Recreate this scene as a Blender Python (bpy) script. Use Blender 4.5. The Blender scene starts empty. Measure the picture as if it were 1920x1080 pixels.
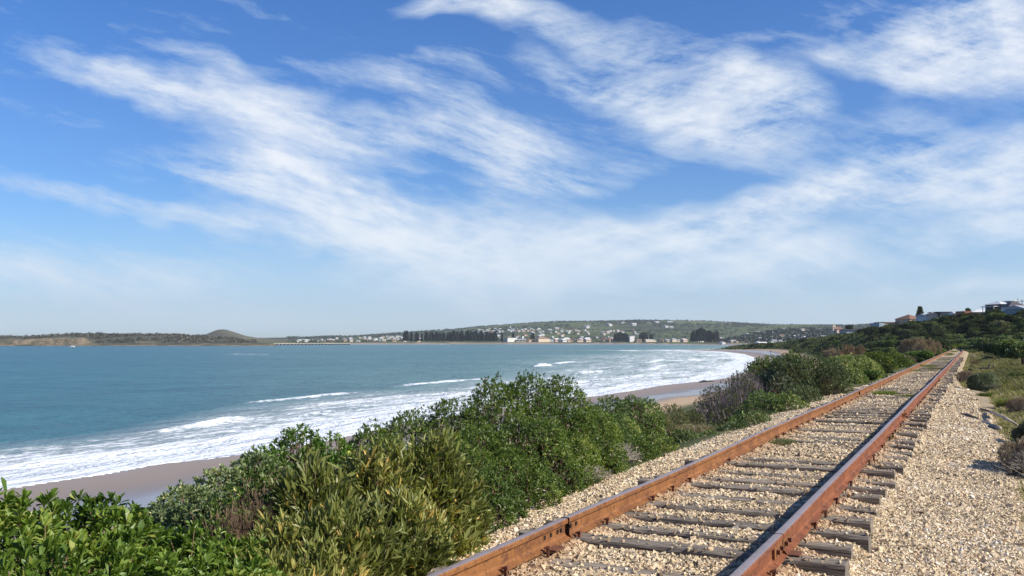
import bpy, math
import numpy as np
from mathutils import Vector, Matrix

scene = bpy.context.scene
R = math.radians
rng = np.random.default_rng(7)

# ------------------------------------------------------------------ camera
F = 1732.0                      # focal length in photo pixels (1920 wide)
CAMZ = 8.0                      # eye height above the sea
PITCH = math.atan(98.0 / F)
cam_data = bpy.data.cameras.new('camera')
cam_data.sensor_width = 36.0
cam_data.lens = F / 1920 * 36.0
cam_data.clip_start = 0.05
cam_data.clip_end = 40000
cam = bpy.data.objects.new('camera', cam_data)
cam.location = (0, 0, CAMZ)
cam.rotation_euler = (math.pi / 2 + PITCH, 0, 0)
scene.collection.objects.link(cam)
scene.camera = cam

# ------------------------------------------------------------------ sun and sky
SUN_AZ, SUN_EL = 111.0, 35.0     # degrees clockwise from +Y
sd_ = bpy.data.lights.new('sun', 'SUN')
sd_.energy = 5.0
sd_.angle = R(0.5)
sd_.color = (1.0, 0.925, 0.80)
sun = bpy.data.objects.new('sun', sd_)
sv = Vector((math.sin(R(SUN_AZ)) * math.cos(R(SUN_EL)), math.cos(R(SUN_AZ)) * math.cos(R(SUN_EL)), math.sin(R(SUN_EL))))
sun.rotation_euler = sv.to_track_quat('Z', 'Y').to_euler()
sun.location = (0, 0, 60)
scene.collection.objects.link(sun)

scene.view_settings.view_transform = 'Standard'
scene.view_settings.look = 'None'
scene.view_settings.gamma = 1
scene.view_settings.exposure = 0.58


class NT:
    """small helper for node trees"""
    def __init__(self, tree):
        self.t = tree; self.n = tree.nodes; self.l = tree.links
    def new(self, typ, **kw):
        n = self.n.new(typ)
        for k, v in kw.items():
            setattr(n, k, v)
        return n
    def put(self, sock, v):
        if hasattr(v, 'is_output') or hasattr(v, 'default_value') and hasattr(v, 'links'):
            self.l.new(v, sock)
        elif v is not None:
            sock.default_value = v
    def math(self, op, a, b=None, c=None, clamp=False):
        n = self.new('ShaderNodeMath', operation=op, use_clamp=clamp)
        self.put(n.inputs[0], a)
        if b is not None: self.put(n.inputs[1], b)
        if c is not None: self.put(n.inputs[2], c)
        return n.outputs[0]
    def rng(self, v, a, b, c=0.0, d=1.0, smooth=False):
        n = self.new('ShaderNodeMapRange', clamp=True)
        if smooth: n.interpolation_type = 'SMOOTHSTEP'
        self.put(n.inputs[0], v)
        for i, q in enumerate((a, b, c, d)): self.put(n.inputs[i + 1], q)
        return n.outputs[0]
    def noise(self, vec, scale, detail=4, rough=0.5, dist=0.0, lac=2.0):
        n = self.new('ShaderNodeTexNoise')
        if vec is not None: self.l.new(vec, n.inputs['Vector'])
        n.inputs['Scale'].default_value = scale
        n.inputs['Detail'].default_value = detail
        n.inputs['Roughness'].default_value = rough
        n.inputs['Distortion'].default_value = dist
        n.inputs['Lacunarity'].default_value = lac
        return n.outputs[0]
    def mapping(self, vec, loc=(0, 0, 0), rot=(0, 0, 0), scale=(1, 1, 1), typ='POINT'):
        n = self.new('ShaderNodeMapping', vector_type=typ)
        self.l.new(vec, n.inputs[0])
        n.inputs['Location'].default_value = loc
        n.inputs['Rotation'].default_value = rot
        n.inputs['Scale'].default_value = scale
        return n.outputs[0]
    def mix(self, f, a, b, typ='MIX'):
        n = self.new('ShaderNodeMixRGB', blend_type=typ)
        self.put(n.inputs[0], f)
        for i, q in ((1, a), (2, b)):
            if isinstance(q, (tuple, list)): q = tuple(q) + ((1,) if len(q) == 3 else ())
            self.put(n.inputs[i], q)
        return n.outputs[0]
    def ramp(self, v, stops, interp='LINEAR'):
        n = self.new('ShaderNodeValToRGB')
        self.l.new(v, n.inputs[0])
        e = n.color_ramp.elements
        n.color_ramp.interpolation = interp
        while len(e) < len(stops): e.new(0.5)
        for i, (p, c) in enumerate(stops):
            e[i].position = p; e[i].color = tuple(c) + (1,)
        return n.outputs[0]
    def attr(self, name, out='Fac'):
        n = self.new('ShaderNodeAttribute', attribute_name=name)
        return n.outputs[out]
    def coord(self, which='Object'):
        return self.new('ShaderNodeTexCoord').outputs[which]
    def bump(self, h, strength=0.5, dist=0.1):
        n = self.new('ShaderNodeBump')
        self.l.new(h, n.inputs['Height'])
        n.inputs['Strength'].default_value = strength
        n.inputs['Distance'].default_value = dist
        return n.outputs[0]


def pix_dir(px, py):
    """world direction through a photo pixel, scaled so that y == 1"""
    u = (px - 960) / F; v = (540 - py) / F
    y = math.cos(PITCH) - v * math.sin(PITCH)
    z = math.sin(PITCH) + v * math.cos(PITCH)
    return u / y, z / y


def at(px, py, d):
    u, v = pix_dir(px, py)
    return (u * d, d, CAMZ + v * d)


def ground(px, py, z=0.0):
    u, v = pix_dir(px, py)
    d = (z - CAMZ) / v
    return (u * d, d)


def build_world():
    w = bpy.data.worlds.new("World")
    scene.world = w
    w.use_nodes = True
    T = NT(w.node_tree)
    T.n.clear()
    out = T.new('ShaderNodeOutputWorld')
    bg = T.new('ShaderNodeBackground')
    T.l.new(bg.outputs[0], out.inputs[0])
    sky = T.new('ShaderNodeTexSky', sky_type='NISHITA')
    sky.sun_disc = False
    sky.sun_elevation = R(SUN_EL)
    sky.sun_rotation = R(SUN_AZ)
    sky.altitude = 0
    sky.air_density = 1.0
    sky.dust_density = 0.35
    sky.ozone_density = 2.2
    S = 0.0875
    bg.inputs[1].default_value = S
    d = T.coord('Generated')
    sx = T.new('ShaderNodeSeparateXYZ'); T.l.new(d, sx.inputs[0])
    ay = T.math('MAXIMUM', T.math('ABSOLUTE', sx.outputs[1]), 0.12)
    u = T.math('DIVIDE', sx.outputs[0], ay)
    v = T.math('DIVIDE', sx.outputs[2], ay)
    cb = T.new('ShaderNodeCombineXYZ')
    T.l.new(u, cb.inputs[0]); T.l.new(v, cb.inputs[1])
    T.l.new(T.math('MULTIPLY', T.math('SIGN', sx.outputs[1]), 1.7), cb.inputs[2])
    P = cb.outputs[0]
    # warp so that the cloud banks have feathered, uneven edges
    nw = T.new('ShaderNodeTexNoise'); T.l.new(P, nw.inputs['Vector'])
    nw.inputs['Scale'].default_value = 3.5; nw.inputs['Detail'].default_value = 4; nw.inputs['Roughness'].default_value = 0.55
    sub = T.new('ShaderNodeVectorMath', operation='SUBTRACT'); T.l.new(nw.outputs[1], sub.inputs[0]); sub.inputs[1].default_value = (0.5, 0.5, 0.5)
    scl = T.new('ShaderNodeVectorMath', operation='SCALE'); T.l.new(sub.outputs[0], scl.inputs[0]); scl.inputs['Scale'].default_value = 0.13
    add = T.new('ShaderNodeVectorMath', operation='ADD'); T.l.new(P, add.inputs[0]); T.l.new(scl.outputs[0], add.inputs[1])
    W = add.outputs[0]
    sc2 = T.new('ShaderNodeVectorMath', operation='SCALE'); T.l.new(scl.outputs[0], sc2.inputs[0]); sc2.inputs['Scale'].default_value = 0.30
    ad2 = T.new('ShaderNodeVectorMath', operation='ADD'); T.l.new(P, ad2.inputs[0]); T.l.new(sc2.outputs[0], ad2.inputs[1])
    W2 = ad2.outputs[0]

    def blob(px, py, rx, ry, ang, wt):
        cu, cv = pix_dir(px, py)
        m = T.new('ShaderNodeMapping', vector_type='TEXTURE')
        T.l.new(W, m.inputs[0])
        m.inputs['Location'].default_value = (cu, cv, 0)
        m.inputs['Rotation'].default_value = (0, 0, R(ang))
        m.inputs['Scale'].default_value = (rx / F, ry / F, 1e6)
        ln = T.new('ShaderNodeVectorMath', operation='LENGTH'); T.l.new(m.outputs[0], ln.inputs[0])
        return T.rng(ln.outputs['Value'], 0.0, 1.25, wt, 0.0, smooth=True)
    # (px, py, half length, half width, tilt, weight)   tilt > 0 rises to the right
    left = [(230, 140, 200, 40, -17, .50), (440, 205, 300, 52, -15, .70), (600, 245, 200, 50, -12, .5), (400, 122, 130, 24, -22, .42), 
            (860, 145, 110, 26, -8, .6), (720, 165, 220, 46, -8, .42), (820, 275, 240, 50, -12, .75), (980, 280, 230, 80, -14, .75), (1070, 322, 190, 40, 8, .5), (900, 215, 220, 40, -14, .35),
            (120, 368, 200, 30, -6, .5), (380, 315, 190, 50, -8, .55), (560, 330, 260, 80, -14, .72), (330, 405, 260, 40, -10, .62), (640, 400, 360, 90, -12, .85), (820, 450, 300, 70, -14, .5),
            (300, 505, 300, 46, -6, .42), (110, 550, 360, 60, -2, .4), (430, 20, 170, 16, -20, .35), (80, 340, 160, 20, -10, .15)]
    right = [(850, 40, 150, 26, 8, .65), (970, 28, 230, 46, 0, .8), (1150, 50, 190, 50, -10, .6), (1090, 125, 140, 36, -12, .6), (1290, 165, 330, 100, -16, 1.0), (1420, 130, 170, 60, -24, .6), (1470, 200, 120, 70, 0, .6), (1340, 240, 190, 60, -16, .6),
             (1410, 62, 90, 14, 0, .5), (1740, 60, 270, 90, 6, .95), (1870, 30, 200, 110, 0, .8), (1680, 112, 200, 32, -6, .5), (1880, 130, 140, 60, 10, .3),
             (1000, 440, 460, 80, 2, .85), (1340, 408, 360, 58, 12, 1.0), (1580, 330, 230, 48, 14, .85), (1690, 240, 120, 90, 40, .8), (1760, 300, 220, 90, 14, .7), (1880, 330, 180, 80, 0, .6),
             (1500, 460, 460, 70, 6, .55), (1850, 410, 200, 60, 10, .45), (1810, 515, 180, 26, 5, .75), (1150, 530, 560, 60, 2, .4), (1880, 235, 140, 60, 10, .42), (720, 480, 380, 70, -4, .42), (1600, 290, 120, 30, 10, .2)]

    def tot(lst):
        acc = None
        for b in lst:
            o = blob(*b)
            acc = o if acc is None else T.math('ADD', acc, o)
        return T.math('MINIMUM', acc, 1.1)
    # fibres: noise stretched along the drift of each bank
    def fib(ang, seed, s1, st, det=8, ro=.6):
        q = T.mapping(W2, loc=(seed, seed * .7, 0), rot=(0, 0, R(-ang)))
        q = T.mapping(q, scale=(1.0, st, 1.0))
        return T.noise(q, s1, det, ro, 0.0)
    fl = fib(-17, 3.1, 3.4, 5.0, 10, .71)
    fr = fib(14, 8.3, 3.4, 4.0, 10, .71)
    fine = fib(-12, 1.7, 9.0, 4.5, 9, .72)
    blk = T.noise(T.mapping(W, loc=(4, 2, 0)), 6.0, 9, 0.6)
    def dens(b, f):
        f2 = T.math('MULTIPLY', T.math('SUBTRACT', f, 0.5), 2.9)
        f3 = T.math('MULTIPLY_ADD', T.math('SUBTRACT', blk, 0.5), 1.7, f2)
        f4 = T.math('MULTIPLY_ADD', T.math('SUBTRACT', fine, 0.5), 1.25, f3)
        return T.math('MULTIPLY', T.math('MAXIMUM', T.math('ADD', 0.62, f4), 0.0), b)
    dl = dens(tot(left), fl)
    dr = dens(tot(right), fr)
    base = T.math('MULTIPLY', T.rng(T.math('MULTIPLY_ADD', fine, .4, T.math('MULTIPLY', fl, .6)), 0.45, 0.78, 0, 0.50, smooth=True), T.rng(v, 0.0, 0.5, 1.0, 0.5))
    tt = T.math('ADD', T.math('ADD', dl, dr), base)
    # thickness to opacity: thin parts stay translucent
    cov = T.math('SUBTRACT', 1.0, T.math('POWER', 2.718, T.math('MULTIPLY', T.math('MAXIMUM', T.math('SUBTRACT', tt, .085), 0.0), -1.8)))
    veil = T.rng(v, 0.0, 0.19, 0.62, 0.0, smooth=True)
    veil = T.math('MULTIPLY', veil, T.rng(fl, 0.3, 0.7, 0.7, 1.0))
    cov = T.math('SUBTRACT', 1.0, T.math('MULTIPLY', T.math('SUBTRACT', 1.0, cov), T.math('SUBTRACT', 1.0, veil)))
    cov = T.math('MULTIPLY', cov, T.rng(sx.outputs[2], 0.0, 0.015, 0.0, 1.0))
    shade = T.ramp(T.math('MULTIPLY_ADD', T.math('SUBTRACT', blk, 0.5), .9, cov), [(0.0, (4.7, 5.9, 7.2)), (0.5, (5.6, 6.35, 7.2)), (1.0, (7.6, 7.8, 8.0))])
    low = T.rng(v, 0.0, .16, 1.0, 0.0)
    shade = T.mix(T.math('MULTIPLY', low, .75), shade, (4.7, 6.0, 7.3))
    tint = T.ramp(T.rng(v, 0.0, .5), [(0.0, (.66, .84, 1.18)), (.2, (.45, .73, 1.08)), (.45, (.42, .70, 1.09)), (.75, (.335, .67, 1.12)), (1.0, (.30, .62, 1.08))])
    clear = T.mix(1.0, sky.outputs[0], tint, 'MULTIPLY')
    K = T.mix(cov, clear, shade)
    T.l.new(K, bg.inputs[0])


build_world()

# ------------------------------------------------------------------ mesh helpers
def tag(o, label=None, cat=None, group=None, kind=None):
    if label: o['label'] = label
    if cat: o['category'] = cat
    if group: o['group'] = group
    if kind: o['kind'] = kind
    return o


def link(o, parent=None):
    scene.collection.objects.link(o)
    if parent is not None: o.parent = parent
    return o


def mesh_np(name, verts, faces, mats=(), attrs=None, smooth=False, fmat=None):
    """faces: one (M,k) array or a list of such arrays"""
    me = bpy.data.meshes.new(name)
    verts = np.asarray(verts, dtype=np.float32)
    if not isinstance(faces, list): faces = [faces]
    faces = [np.asarray(f, dtype=np.int32) for f in faces if len(f)]
    nl = sum(f.size for f in faces); nf = sum(len(f) for f in faces)
    me.vertices.add(len(verts)); me.vertices.foreach_set('co', verts.ravel())
    me.loops.add(nl); me.polygons.add(nf)
    me.loops.foreach_set('vertex_index', np.concatenate([f.ravel() for f in faces]))
    st = []; off = 0
    for f in faces:
        k = f.shape[1]
        st.append(off + np.arange(len(f)) * k); off += f.size
    me.polygons.foreach_set('loop_start', np.concatenate(st).astype(np.int32))
    for m in mats: me.materials.append(m)
    if fmat is not None: me.polygons.foreach_set('material_index', np.asarray(fmat, dtype=np.int32))
    me.update(calc_edges=True)
    me.polygons.foreach_set('use_smooth', np.full(nf, bool(smooth)))
    if attrs:
        for k, a in attrs.items():
            a = np.asarray(a, dtype=np.float32)
            if a.ndim == 1:
                at_ = me.attributes.new(k, 'FLOAT', 'POINT'); at_.data.foreach_set('value', a)
            else:
                at_ = me.attributes.new(k, 'FLOAT_VECTOR', 'POINT'); at_.data.foreach_set('vector', a.ravel())
    return me


def mobj(name, verts, faces, mats=(), parent=None, **kw):
    if not isinstance(mats, (list, tuple)): mats = (mats,)
    return link(bpy.data.objects.new(name, mesh_np(name, verts, faces, mats, **kw)), parent)


def empty(name, loc=(0, 0, 0), rz=0.0):
    o = bpy.data.objects.new(name, None)
    o.empty_display_size = 0.2
    o.location = loc; o.rotation_euler = (0, 0, rz)
    return link(o)


def copy_tree(o, parent=None):
    c = o.copy(); link(c, parent)
    for ch in o.children: copy_tree(ch, c)
    return c


class MB:
    """collects simple solids in plain python"""
    def __init__(s): s.v = []; s.q = []; s.t = []; s.n = 0; s.qm = []; s.tm = []
    def add(s, v, f, m=0):
        for x in f:
            x = [i + s.n for i in x]
            if len(x) == 4: s.q.append(x); s.qm.append(m)
            else:
                for k in range(1, len(x) - 1): s.t.append([x[0], x[k], x[k + 1]]); s.tm.append(m)
        s.v += [tuple(p) for p in v]; s.n = len(s.v)
    def box(s, x0, x1, y0, y1, z0, z1, m=0):
        s.add([(x0, y0, z0), (x1, y0, z0), (x1, y1, z0), (x0, y1, z0), (x0, y0, z1), (x1, y0, z1), (x1, y1, z1), (x0, y1, z1)],
              [(0, 3, 2, 1), (4, 5, 6, 7), (0, 1, 5, 4), (1, 2, 6, 5), (2, 3, 7, 6), (3, 0, 4, 7)], m)
    def tube(s, pts, rad, k=6, m=0):
        pts = [Vector(p) for p in pts]
        if not hasattr(rad, '__len__'): rad = [rad] * len(pts)
        rings = []
        for i, p in enumerate(pts):
            d = (pts[min(i + 1, len(pts) - 1)] - pts[max(i - 1, 0)]).normalized()
            a = d.orthogonal().normalized(); b = d.cross(a)
            rings.append([p + (a * math.cos(2 * math.pi * j / k) + b * math.sin(2 * math.pi * j / k)) * rad[i] for j in range(k)])
        v = [q for r in rings for q in r]; f = []
        for i in range(len(pts) - 1):
            for j in range(k):
                f.append((i * k + j, i * k + (j + 1) % k, (i + 1) * k + (j + 1) % k, (i + 1) * k + j))
        f.append(tuple(range(k))[::-1]); f.append(tuple(range((len(pts) - 1) * k, len(pts) * k)))
        s.add(v, f, m)
    def build(s, name, mats, parent=None, **kw):
        fs = [f for f in (s.q, s.t) if f]
        return mobj(name, s.v, [np.array(f) for f in fs], mats, parent, fmat=(s.qm + s.tm), **kw)


# value noise in numpy -------------------------------------------------
_perm = np.random.default_rng(99).random(65536)
def _h(ix, iy, seed):
    return _perm[((ix * 73856093) ^ (iy * 19349663) ^ (seed * 83492791)) & 65535]
def vnoise(x, y, seed=0):
    x = np.asarray(x, dtype=float); y = np.asarray(y, dtype=float)
    ix = np.floor(x).astype(np.int64); iy = np.floor(y).astype(np.int64)
    fx = x - ix; fy = y - iy
    fx = fx * fx * (3 - 2 * fx); fy = fy * fy * (3 - 2 * fy)
    a = _h(ix, iy, seed); b = _h(ix + 1, iy, seed); c = _h(ix, iy + 1, seed); d = _h(ix + 1, iy + 1, seed)
    return (a * (1 - fx) + b * fx) * (1 - fy) + (c * (1 - fx) + d * fx) * fy
def fbm(x, y, oct=4, seed=0, gain=0.5):
    s = 0; a = 1; n = 0
    for i in range(oct):
        s = s + a * vnoise(x * 2 ** i + 17.3 * i, y * 2 ** i - 9.1 * i, seed + i); n += a; a *= gain
    return s / n - 0.5
def sstep(x, a, b):
    t = np.clip((np.asarray(x, dtype=float) - a) / (b - a), 0, 1)
    return t * t * (3 - 2 * t)


# ------------------------------------------------------------------ materials
def mat(name):
    m = bpy.data.materials.new(name); m.use_nodes = True
    T = NT(m.node_tree); T.n.clear()
    out = T.new('ShaderNodeOutputMaterial'); p = T.new('ShaderNodeBsdfPrincipled')
    T.l.new(p.outputs[0], out.inputs[0])
    T.p = p; T.out = out
    p.inputs['Roughness'].default_value = 0.8
    p.inputs['Specular IOR Level'].default_value = 0.3
    return m, T


def plain(name, col, rough=0.75, spec=0.3, var=0.12, scale=3.0):
    m, T = mat(name)
    n = T.noise(T.coord('Object'), scale, 5, 0.6)
    c = T.mix(T.rng(n, 0.3, 0.7), tuple(x * (1 - var) for x in col), tuple(min(1, x * (1 + var)) for x in col))
    T.l.new(c, T.p.inputs['Base Color'])
    T.p.inputs['Roughness'].default_value = rough
    T.p.inputs['Specular IOR Level'].default_value = spec
    return m


def leaf_mat(name, stops, rough=0.45, spec=0.4, trans=0.25, rnd=True):
    """stops: ramp over the per-leaf value"""
    m, T = mat(name)
    v = T.attr('var')
    c = T.ramp(v, stops)
    if rnd:
        oi = T.new('ShaderNodeObjectInfo')
        h = T.new('ShaderNodeHueSaturation')
        T.l.new(T.rng(oi.outputs['Random'], 0, 1, 0.485, 0.515), h.inputs['Hue'])
        T.l.new(T.rng(T.math('FRACT', T.math('MULTIPLY', oi.outputs['Random'], 17.3)), 0, 1, 0.78, 1.4), h.inputs['Value'])
        T.l.new(T.rng(T.math('FRACT', T.math('MULTIPLY', oi.outputs['Random'], 7.7)), 0, 1, 0.7, 1.08), h.inputs['Saturation'])
        T.l.new(c, h.inputs['Color']); c = h.outputs[0]
    T.l.new(c, T.p.inputs['Base Color'])
    T.p.inputs['Roughness'].default_value = rough
    T.p.inputs['Specular IOR Level'].default_value = spec
    tr = T.new('ShaderNodeBsdfTranslucent')
    T.l.new(T.mix(1.0, c, (1.25, 1.3, 0.6), 'MULTIPLY'), tr.inputs[0])
    mx = T.new('ShaderNodeMixShader'); mx.inputs[0].default_value = trans
    T.l.new(T.p.outputs[0], mx.inputs[1]); T.l.new(tr.outputs[0], mx.inputs[2])
    T.l.new(mx.outputs[0], T.out.inputs[0])
    return m


M = {}
M['leaf_bright'] = leaf_mat('bright_leaf', [(0, (0.048, 0.092, 0.014)), (0.5, (0.102, 0.172, 0.022)), (0.85, (0.180, 0.253, 0.040)), (1, (0.288, 0.310, 0.060))], trans=.3, rnd=False)
M['leaf_dark'] = leaf_mat('dark_leaf', [(0, (0.053, 0.091, 0.018)), (0.5, (0.115, 0.174, 0.032)), (0.85, (0.213, 0.269, 0.052)), (1, (0.405, 0.383, 0.095))], trans=.33, rnd=False)
M['leaf_wattle'] = leaf_mat('wattle_leaf', [(0, (0.095, 0.110, 0.027)), (0.5, (0.189, 0.206, 0.053)), (0.9, (0.315, 0.312, 0.087)), (1, (0.709, 0.468, 0.150))], trans=.25, rnd=False)
M['leaf_mid'] = leaf_mat('shrub_leaf', [(0, (0.060, 0.100, 0.022)), (0.5, (0.125, 0.185, 0.036)), (0.85, (0.233, 0.280, 0.057)), (1, (0.411, 0.353, 0.095))])
M['leaf_hill'] = leaf_mat('hill_leaf', [(0, (0.033, 0.048, 0.020)), (0.5, (0.073, 0.097, 0.033)), (0.85, (0.146, 0.172, 0.055)), (1, (0.244, 0.224, 0.083))], spec=.08, rough=.7)
M['leaf_lime'] = leaf_mat('lime_leaf', [(0, (0.054, 0.096, 0.015)), (.5, (0.115, 0.168, 0.026)), (.85, (0.189, 0.228, 0.039)), (1, (0.297, 0.276, 0.066))])
M['leaf_grey'] = leaf_mat('grey_leaf', [(0, (0.087, 0.105, 0.058)), (.5, (0.174, 0.200, 0.109)), (.85, (0.262, 0.288, 0.160)), (1, (0.383, 0.365, 0.218))])
M['leaf_olive'] = leaf_mat('olive_leaf', [(0, (0.059, 0.071, 0.025)), (.5, (0.115, 0.129, 0.041)), (.85, (0.190, 0.190, 0.070)), (1, (0.296, 0.237, 0.112))], spec=.12, rough=.65)
M['leaf_dry'] = leaf_mat('dry_leaf', [(0, (0.183, 0.127, 0.075)), (.5, (0.325, 0.235, 0.151)), (.85, (0.468, 0.352, 0.233)), (1, (0.609, 0.470, 0.316))], trans=.15, spec=.08, rough=.8)
M['leaf_far'] = leaf_mat('far_tree_leaf', [(0, (0.023, 0.038, 0.030)), (.5, (0.041, 0.063, 0.046)), (1, (0.072, 0.095, 0.061))], trans=.1)
M['grass'] = leaf_mat('grass_blade', [(0, (.075, .080, .036)), (.35, (.155, .150, .060)), (.65, (.26, .235, .11)), (.85, (.37, .32, .19)), (1, (.46, .38, .27))], trans=.3, rnd=False, spec=.2, rough=.6)
M['leaf_scrub'] = leaf_mat('island_scrub_leaf', [(0, (0.030, 0.030, 0.022)), (.5, (0.060, 0.058, 0.038)), (1, (0.130, 0.115, 0.075))], trans=.1)
M['tuft'] = leaf_mat('tuft_blade', [(0, (0.052, 0.090, 0.015)), (.5, (0.104, 0.156, 0.025)), (.85, (0.208, 0.204, 0.050)), (1, (0.325, 0.240, 0.100))], trans=.25, spec=.2, rough=.6)
M['drygrass'] = leaf_mat('dry_blade', [(0, (.16, .12, .07)), (.5, (.28, .22, .14)), (1, (.42, .36, .26))], trans=.25, spec=.2, rough=.6)
M['twig'] = plain('twig_bark', (.16, .105, .07), .85, .2, .35, 8)
M['twig_pale'] = plain('pale_twig', (.40, .35, .29), .85, .2, .25, 8)
M['twig_purple'] = plain('purple_grey_twig', (.20, .165, .165), .85, .2, .3, 8)
M['bark'] = plain('dark_bark', (.07, .055, .045), .9, .2, .3, 6)
M['metal_rust'] = plain('dark_rust_iron', (.14, .055, .03), .85, .3, .4, 40)


def mat_rail(name, top=False, k=1.0, red=1.0):
    m, T = mat(name)
    oc = T.coord('Object')
    n1 = T.noise(T.mapping(oc, scale=(1, 1, 1)), 3.0, 8, 0.65)
    n2 = T.noise(oc, 60.0, 4, 0.6)
    n3 = T.noise(T.mapping(oc, scale=(14, 14, 1.2)), 2.5, 4, 0.6)     # vertical runs of rust
    if top:
        c = T.ramp(n1, [(.3, (.24, .19, .18)), (.55, (.34, .29, .285)), (.75, (.25, .16, .12))])
        c = T.mix(T.rng(n2, .45, .8, 0, .45), c, (.17, .085, .05))
        T.p.inputs['Metallic'].default_value = 0.25
        T.p.inputs['Roughness'].default_value = 0.42
    else:
        c = T.ramp(n1, [(.25, (.085*k, .034*k*red, .016*k)), (.42, (.19*k, .074*k*red, .024*k)), (.60, (.29*k, .122*k*red, .036*k)), (.74, (.13*k, .050*k*red, .022*k))])
        c = T.mix(T.rng(n3, .46, .64, 0, .38), c, (.10, .038, .018))
        c = T.mix(T.rng(n2, .52, .75, 0, .5), c, (.36*k, .16*k*red, .06*k))
        n4 = T.noise(T.mapping(oc, scale=(1, 1, 2.5)), 9.0, 7, .7)
        c = T.mix(T.rng(n4, .52, .60, 0, .65), c, (.075*k, .032*k, .018*k))
        T.p.inputs['Roughness'].default_value = 0.8
    T.l.new(c, T.p.inputs['Base Color'])
    T.l.new(T.bump(n2, .35, .004), T.p.inputs['Normal'])
    return m
M['rail_side'] = mat_rail('rail_rust', False, .86, 1.0)
M['rail_side_red'] = mat_rail('rail_red_rust', False, .80, .80)
M['rail_top'] = mat_rail('rail_worn_top', True)
m, T = mat('hole_dark'); T.p.inputs['Base Color'].default_value = (.02, .012, .01, 1); M['hole'] = m


def mat_wood():
    m, T = mat('weathered_sleeper_wood')
    oc = T.coord('Object')
    oi = T.new('ShaderNodeObjectInfo')
    off = T.new('ShaderNodeVectorMath', operation='ADD'); T.l.new(oc, off.inputs[0])
    cmb = T.new('ShaderNodeCombineXYZ'); 
    for k in range(3): T.l.new(T.math('MULTIPLY', oi.outputs['Random'], 37.0 + k * 11), cmb.inputs[k])
    T.l.new(cmb.outputs[0], off.inputs[1])
    q = off.outputs[0]
    g = T.noise(T.mapping(q, scale=(1.2, 22, 22)), 3.0, 6, 0.65, 0.3)
    g2 = T.noise(T.mapping(q, scale=(.6, 60, 60)), 2.0, 3, 0.6)
    n = T.noise(q, 3.5, 4, 0.6)
    c = T.ramp(g, [(.30, (.10, .080, .062)), (.46, (.215, .185, .148)), (.60, (.35, .31, .25)), (.75, (.46, .41, .335))])
    c = T.mix(T.rng(n, .5, .75, 0, .55), c, (.12, .085, .065))
    c = T.mix(1.0, c, T.ramp(oi.outputs['Random'], [(0, (.68, .66, .66)), (1, (1.12, 1.06, 1.0))]), 'MULTIPLY')
    crack = T.rng(g2, .33, .40, 1, 0)
    c = T.mix(crack, c, (.02, .016, .014))
    T.l.new(c, T.p.inputs['Base Color'])
    T.p.inputs['Roughness'].default_value = .85
    T.l.new(T.bump(T.math('ADD', g, T.math('MULTIPLY', crack, -1.0)), .8, .012), T.p.inputs['Normal'])
    return m
M['wood'] = mat_wood()


def mat_stone():
    m, T = mat('ballast_stone')
    v = T.attr('var')
    c = T.ramp(v, [(0, (.25, .19, .125)), (.10, (.40, .31, .195)), (.3, (.56, .45, .29)), (.55, (.66, .55, .38)), (.72, (.60, .45, .275)), (.85, (.72, .63, .48)), (.95, (.48, .31, .17)), (1, (.78, .72, .61))])
    c = T.mix(T.rng(T.attr('rust'), 0, 1, 0, .62), c, (.33, .155, .065))
    n = T.noise(T.coord('Object'), 90.0, 3, .6)
    c = T.mix(1.0, c, T.ramp(n, [(.3, (.80, .79, .78)), (.7, (1.08, 1.07, 1.05))]), 'MULTIPLY')
    T.l.new(c, T.p.inputs['Base Color'])
    T.p.inputs['Roughness'].default_value = .8
    return m
M['stone'] = mat_stone()


def mat_ballast():
    """packed gravel under and between the loose stones"""
    m, T = mat('packed_gravel')
    oc = T.coord('Object')
    vo = T.new('ShaderNodeTexVoronoi'); T.l.new(oc, vo.inputs['Vector']); vo.inputs['Scale'].default_value = 34
    vd = T.new('ShaderNodeSeparateColor'); T.l.new(vo.outputs['Color'], vd.inputs[0])
    c = T.ramp(vd.outputs[0], [(0, (.30, .22, .135)), (.15, (.42, .32, .19)), (.5, (.58, .455, .275)), (.8, (.66, .54, .35)), (.93, (.46, .31, .17)), (1, (.72, .63, .48))])
    edge = T.rng(vo.outputs['Distance'], .35, .75, 0, .6)
    c = T.mix(edge, c, (.08, .06, .045))
    n = T.noise(oc, .9, 5, .6)
    c = T.mix(T.rng(n, .45, .75, 0, .4), c, (.27, .22, .15))
    c = T.mix(T.rng(T.attr('rust'), 0, 1, 0, .6), c, (.26, .12, .055))
    T.l.new(c, T.p.inputs['Base Color'])
    T.p.inputs['Roughness'].default_value = .9
    inv = T.math('SUBTRACT', 1.0, vo.outputs['Distance'])
    T.l.new(T.bump(inv, 1.0, .03), T.p.inputs['Normal'])
    return m
M['gravel'] = mat_ballast()


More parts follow.
